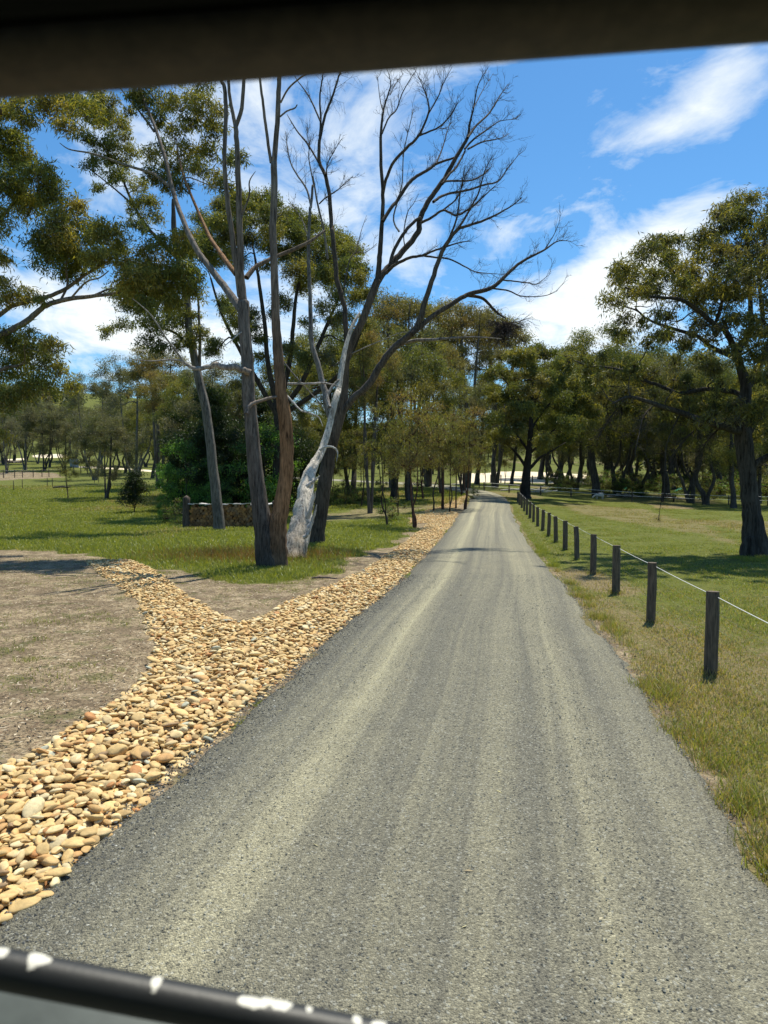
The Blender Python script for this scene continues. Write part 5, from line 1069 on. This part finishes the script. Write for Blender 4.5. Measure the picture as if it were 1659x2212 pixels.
    # stick on the dirt by the gum
    p = G(690, 1275-17+0); p = G(705, 1247+0); p = G(640, 1247+30-9); b = MBd(); b.tube([(-.28, .05, .03), (-.1, 0, .05), (.1, -.02, .045), (.3, -.06, .03)], [.018, .022, .02, .012], 7, (.14, .11, .09), 10, .2, True, .6); put(link('fallen_stick', b.mesh('fallen_stick', MB), None, G(700, 1322-70)), 'short brown stick lying on bare dirt by the white trunk', 'stick')
    # box and logs far left
    p = G(13, 1000); e = empty('drum', p, 'dark square drum at the far left beyond the wire fence', 'drum'); b = MBd(); b.tube([(0, 0, 0), (0, 0, .5), (0, 0, 1.)], [.36, .36, .35], 16, (.05, .045, .04), 6, .02); link('body', b.mesh('body', MLOG), e); b = MBd(); b.tube([(0, 0, 1.), (0, 0, 1.03)], [.38, .38], 16, (.09, .08, .07), 2, 0); link('rim', b.mesh('rim', MLOG), e)
    p = G(27, 1000); b = MBd(); m = 60; q = RS.randn(m, 3)*[.9, .4, 0]; q[:, 2] = .05+.35*RS.rand(m); a = RS.rand(m)*PI; d = np.c_[np.cos(a), np.sin(a), RS.randn(m)*.2]*.5; b.twigs(q-d, q, q+d, .09, .06, np.array([(.35, .32, .28), (.15, .12, .1)])[RS.randint(0, 2, m)]); put(link('stick_heap', b.mesh('stick_heap', MB), None, p), 'grey heap of cut branches beside the far left drum', 'stick heap')
    p = G(140, 1055); b = MBd(); b.tube([(-1.2, 0, .1), (-.4, 0, .16), (.3, 0, .12), (.6, .1, .2)], [.07, .09, .08, .03], 8, (.08, .07, .06), 8, .2, True, .5); put(link('fallen_log', b.mesh('fallen_log', MB), None, p), 'dark fallen log at the foot of the lone left sapling', 'log')
small_things()

# ------------------------------------------------------------------ the vehicle the view is taken from
def CAMP(px, py, d):
    dx = (px-CX)/F_*d; dy = (CY-py)/F_*d; return np.array([dx, d*cp+dy*sp, HC-d*sp+dy*cp])
def vehicle():
    e = empty('vehicle', (0, 0, 0), 'dark vehicle framing the view, header beam above and chipped black bar below', 'vehicle')
    mb = m_plain('header paint', (.032, .023, .017), .65, 0, 45, .5, .002); mk = m_plain('shade black lining', (.0022, .002, .002), .9, 0, 40, .3); md = m_plain('bonnet paint', (.10, .118, .112), .45, 0, 15, .2, .001)  # lining near black: shade of the unlit interior is put into its colour
    # header beam: bottom lip rounded
    def prof(name, PA, PB, pr, mat):
        A, B = CAMP(*PA), CAMP(*PB); ax = norm(B-A); yv = norm(np.cross((0, 0, 1), ax)); zv = np.cross(ax, yv); A = A-ax*.5; B = B+ax*.5
        pr = np.array(pr, float); n = len(pr); rows = 24; V = []
        for k in range(rows):
            c = A+(B-A)*k/(rows-1); V += [c+yv*p[0]+zv*p[1] for p in pr]
        Q = [(k*n+i, k*n+(i+1) % n, (k+1)*n+(i+1) % n, (k+1)*n+i) for k in range(rows-1) for i in range(n)]
        b = MBd(); b.add(V, Q); return link(name, b.mesh(name, mat, True), e)
    a = np.linspace(-PI*.5, 0, 6)
    ring = [(-.012+.012*math.cos(t+PI*1.0), .012+.012*math.sin(t)) for t in a]
    pr = [(-.02, .022), (-.026, .017), (-.024, .008), (-.014, .001), (0, 0), (.02, .0), (.034, .005), (.04, .02), (.04, .05), (-.01, .05), (-.01, .026)]
    prof('header_beam', (0, 171, .5), (1659, 50, .5), pr, mb)
    pr = [(-.03, .0235), (-.03, .4), (.06, .4), (.06, .052), (.03, .0515), (-.012, .0245)]
    prof('header_lining', (0, 171, .5), (1659, 50, .5), pr, mk)
    b = MBd(); b.box((0, -.15, HC+.62), 2.6, 1.5, .03); b.box((0, -.9, HC+.1), 2.6, .03, 1.4); link('unseen_roof_blocker', b.mesh('unseen_roof_blocker', mk, False), e)  # unseen roof and back wall, added to keep sky light off the header
    # bar
    A, B = CAMP(0, 2092, .62), CAMP(830, 2252, .62); ax = B-A; n = 200; t = np.linspace(-.35, 1.25, n); P = A+ax*t[:, None]; m = 26
    bb = MBd(); r = .0155; D = norm(ax); up = norm(np.array([0, -.35, 1.0])-D*(np.array([0, -.35, 1.0])@D)); sd = np.cross(D, up); V = []; K = []
    chips = [(-.005, .03, .25, .55), (.085, .024, .1, 1.1), (.105, .03, .25, .5), (.40, .018, .2, .95), (.628, .022, .4, .5), (.66, .05, .35, .55), (.72, .045, .1, .65), (.685, .02, -.2, .5), (.795, .013, .1, .4), (.92, .02, .2, .5), (.98, .03, .3, .5), (-.2, .03, .2, .6)]
    for i in range(n):
        for k in range(m):
            an = 2*PI*k/m; V.append(P[i]+r*(math.cos(an)*up+math.sin(an)*sd)); s_ = (an+PI) % (2*PI)-PI; w = 0
            for (c0, w0, a0, aw) in chips: w = max(w, .98-((t[i]-c0)/w0)**2-((s_+.55-a0)/aw)**2*.9)
            K.append((max(0, min(1, w)),)*3)
    Q = [(i*m+k, i*m+(k+1) % m, (i+1)*m+(k+1) % m, (i+1)*m+k) for i in range(n-1) for k in range(m)]; bb.add(V, Q, None, np.array(K)); link('bar', bb.mesh('bar', m_paint(), True), e)
    # bonnet panel below the bar
    p = [CAMP(-300, 2090, .72), CAMP(900, 2270, .72), CAMP(1100, 2700, .6), CAMP(-300, 2700, .6)]; b = MBd(); V = []
    for i in range(9):
        for j in range(9):
            f, g = i/8, j/8; q = (p[0]*(1-f)+p[1]*f)*(1-g)+(p[3]*(1-f)+p[2]*f)*g; V.append(q+np.array([0, 0, .012*math.sin(g*PI)]))
    Vb = [v-np.array([0, 0, .02]) for v in V]; Q = [(i*9+j, i*9+j+1, (i+1)*9+j+1, (i+1)*9+j) for i in range(8) for j in range(8)]; b.add(V, Q); b.add(Vb, [q[::-1] for q in Q]); link('bonnet_panel', b.mesh('bonnet_panel', md, True), e)
vehicle()

# ------------------------------------------------------------------ world, sun, camera
SUN_EL, SUN_AZ = math.radians(68), math.atan2(.5, .87)      # azimuth from +Y towards +X
w = bpy.data.worlds.new('World'); bpy.context.scene.world = w; w.use_nodes = True; nt = w.node_tree; nt.nodes.clear(); q = N(nt)
sky = q.n('ShaderNodeTexSky'); sky.sky_type = 'NISHITA'; sky.sun_disc = False; sky.sun_elevation = SUN_EL; sky.sun_rotation = SUN_AZ; sky.air_density = 1.0; sky.dust_density = .4; sky.ozone_density = 2.5; sky.altitude = 300
tc = q.n('ShaderNodeTexCoord').outputs['Generated']; sp_ = q.n('ShaderNodeSeparateXYZ'); q.l(tc, sp_.inputs[0])
zc = q.math('MAXIMUM', sp_.outputs[2], .02); za = q.math('ADD', zc, .12)
u = q.math('DIVIDE', sp_.outputs[0], za); v = q.math('DIVIDE', sp_.outputs[1], za); cb = q.n('ShaderNodeCombineXYZ'); q.l(u, cb.inputs[0]); q.l(v, cb.inputs[1])
wisp = q.noise(q.mapping(cb.outputs[0], (1.15, .85, 1)), 2.3, 10, .62, .7); soft_ = q.noise(cb.outputs[0], .9, 5, .55, .3)
ax = q.math('DIVIDE', sp_.outputs[0], q.math('MAXIMUM', sp_.outputs[1], .05))          # bearing and height of the cloud banks
ez = q.math('DIVIDE', sp_.outputs[2], q.math('MAXIMUM', sp_.outputs[1], .05))
def blob(px, py, sx, sy, amp, ang=0.):
    cx, cz = (px-CX)/F_, (1040-py)/F_; dx = q.math('SUBTRACT', ax, cx); dz = q.math('SUBTRACT', ez, cz); c, s = math.cos(ang), math.sin(ang)
    X_ = q.math('ADD', q.math('MULTIPLY', dx, c/(sx/F_)), q.math('MULTIPLY', dz, s/(sx/F_))); Z_ = q.math('ADD', q.math('MULTIPLY', dx, -s/(sy/F_)), q.math('MULTIPLY', dz, c/(sy/F_)))
    d = q.math('ADD', q.math('MULTIPLY', X_, X_), q.math('MULTIPLY', Z_, Z_)); return q.math('MULTIPLY', q.math('POWER', 2.718, q.math('MULTIPLY', d, -1.)), amp)
acc = None
for bl in ((1330, 620, 270, 95, .85, .5), (1250, 700, 200, 90, .7, .1), (1500, 450, 200, 60, .6, .5), (1480, 260, 60, 90, .28, -.6), (200, 700, 260, 120, .3, 0), (1560, 190, 70, 130, .34, -.5), (1400, 290, 130, 40, .35, .2), (1350, 365, 50, 20, .3, .4), (1150, 480, 80, 30, .3, .3), (600, 420, 260, 300, .3, 1.2), (780, 250, 160, 120, .3, .8), (350, 300, 200, 80, .3, .6), (180, 680, 300, 60, .6, -.2), (1000, 130, 260, 40, .6, .1), (1190, 310, 190, 110, -.5, .3), (1650, 330, 90, 60, -.3, .2), (900, 500, 300, 120, .25, .2), (560, 760, 400, 120, .4, 0)):
    m_ = blob(*bl); acc = m_ if acc is None else q.math('ADD', acc, m_)
cl_ = q.math('ADD', acc, q.math('MULTIPLY', q.math('SUBTRACT', wisp, .5), 2.6)); puff = q.noise(cb.outputs[0], 6.5, 7, .6, .4)
cl_ = q.math('ADD', cl_, q.math('MULTIPLY', q.math('SUBTRACT', soft_, .5), .6)); cl_ = q.math('ADD', cl_, q.math('MULTIPLY', q.math('SUBTRACT', puff, .5), .9))
fac = q.ramp(cl_, [(.12, 0), (.5, .45), (1.15, .95)])
lp = q.mix(1.0, sky.outputs[0], (.67, .82, .88), 'MULTIPLY')
hs = q.n('ShaderNodeHueSaturation'); hs.inputs['Saturation'].default_value = 1.15; hs.inputs['Value'].default_value = 1.0; q.l(lp, hs.inputs['Color'])
colr = q.mix(fac, hs.outputs[0], (5.9, 6.2, 6.2)); bg = q.n('ShaderNodeBackground'); bg.inputs[1].default_value = .125; q.l(colr, bg.inputs[0]); ow = q.n('ShaderNodeOutputWorld'); q.l(bg.outputs[0], ow.inputs[0])
sd = bpy.data.lights.new('sun', 'SUN'); sd.energy = 4.6; sd.angle = math.radians(.53); sd.color = (1, .94, .80); so = bpy.data.objects.new('sun', sd); C.objects.link(so)
from mathutils import Vector
dv = Vector((math.sin(SUN_AZ)*math.cos(SUN_EL), math.cos(SUN_AZ)*math.cos(SUN_EL), math.sin(SUN_EL))); so.rotation_euler = dv.to_track_quat('Z', 'Y').to_euler(); so.location = (0, 0, 50)
cam = bpy.data.cameras.new('camera'); cam.sensor_fit = 'VERTICAL'; cam.sensor_height = 24; cam.lens = 24*1600/2212.; cam.clip_start = .02; cam.clip_end = 4000
cam.dof.use_dof = True; cam.dof.focus_distance = 16; cam.dof.aperture_fstop = 3.6
co = bpy.data.objects.new('camera', cam); C.objects.link(co); co.location = (0, 0, HC); co.rotation_euler = (PI/2-PIT, 0, 0)
sc_ = bpy.context.scene; sc_.camera = co
sc_.view_settings.view_transform = 'Standard'; sc_.view_settings.look = 'None'; sc_.view_settings.exposure = .5; sc_.view_settings.gamma = 1
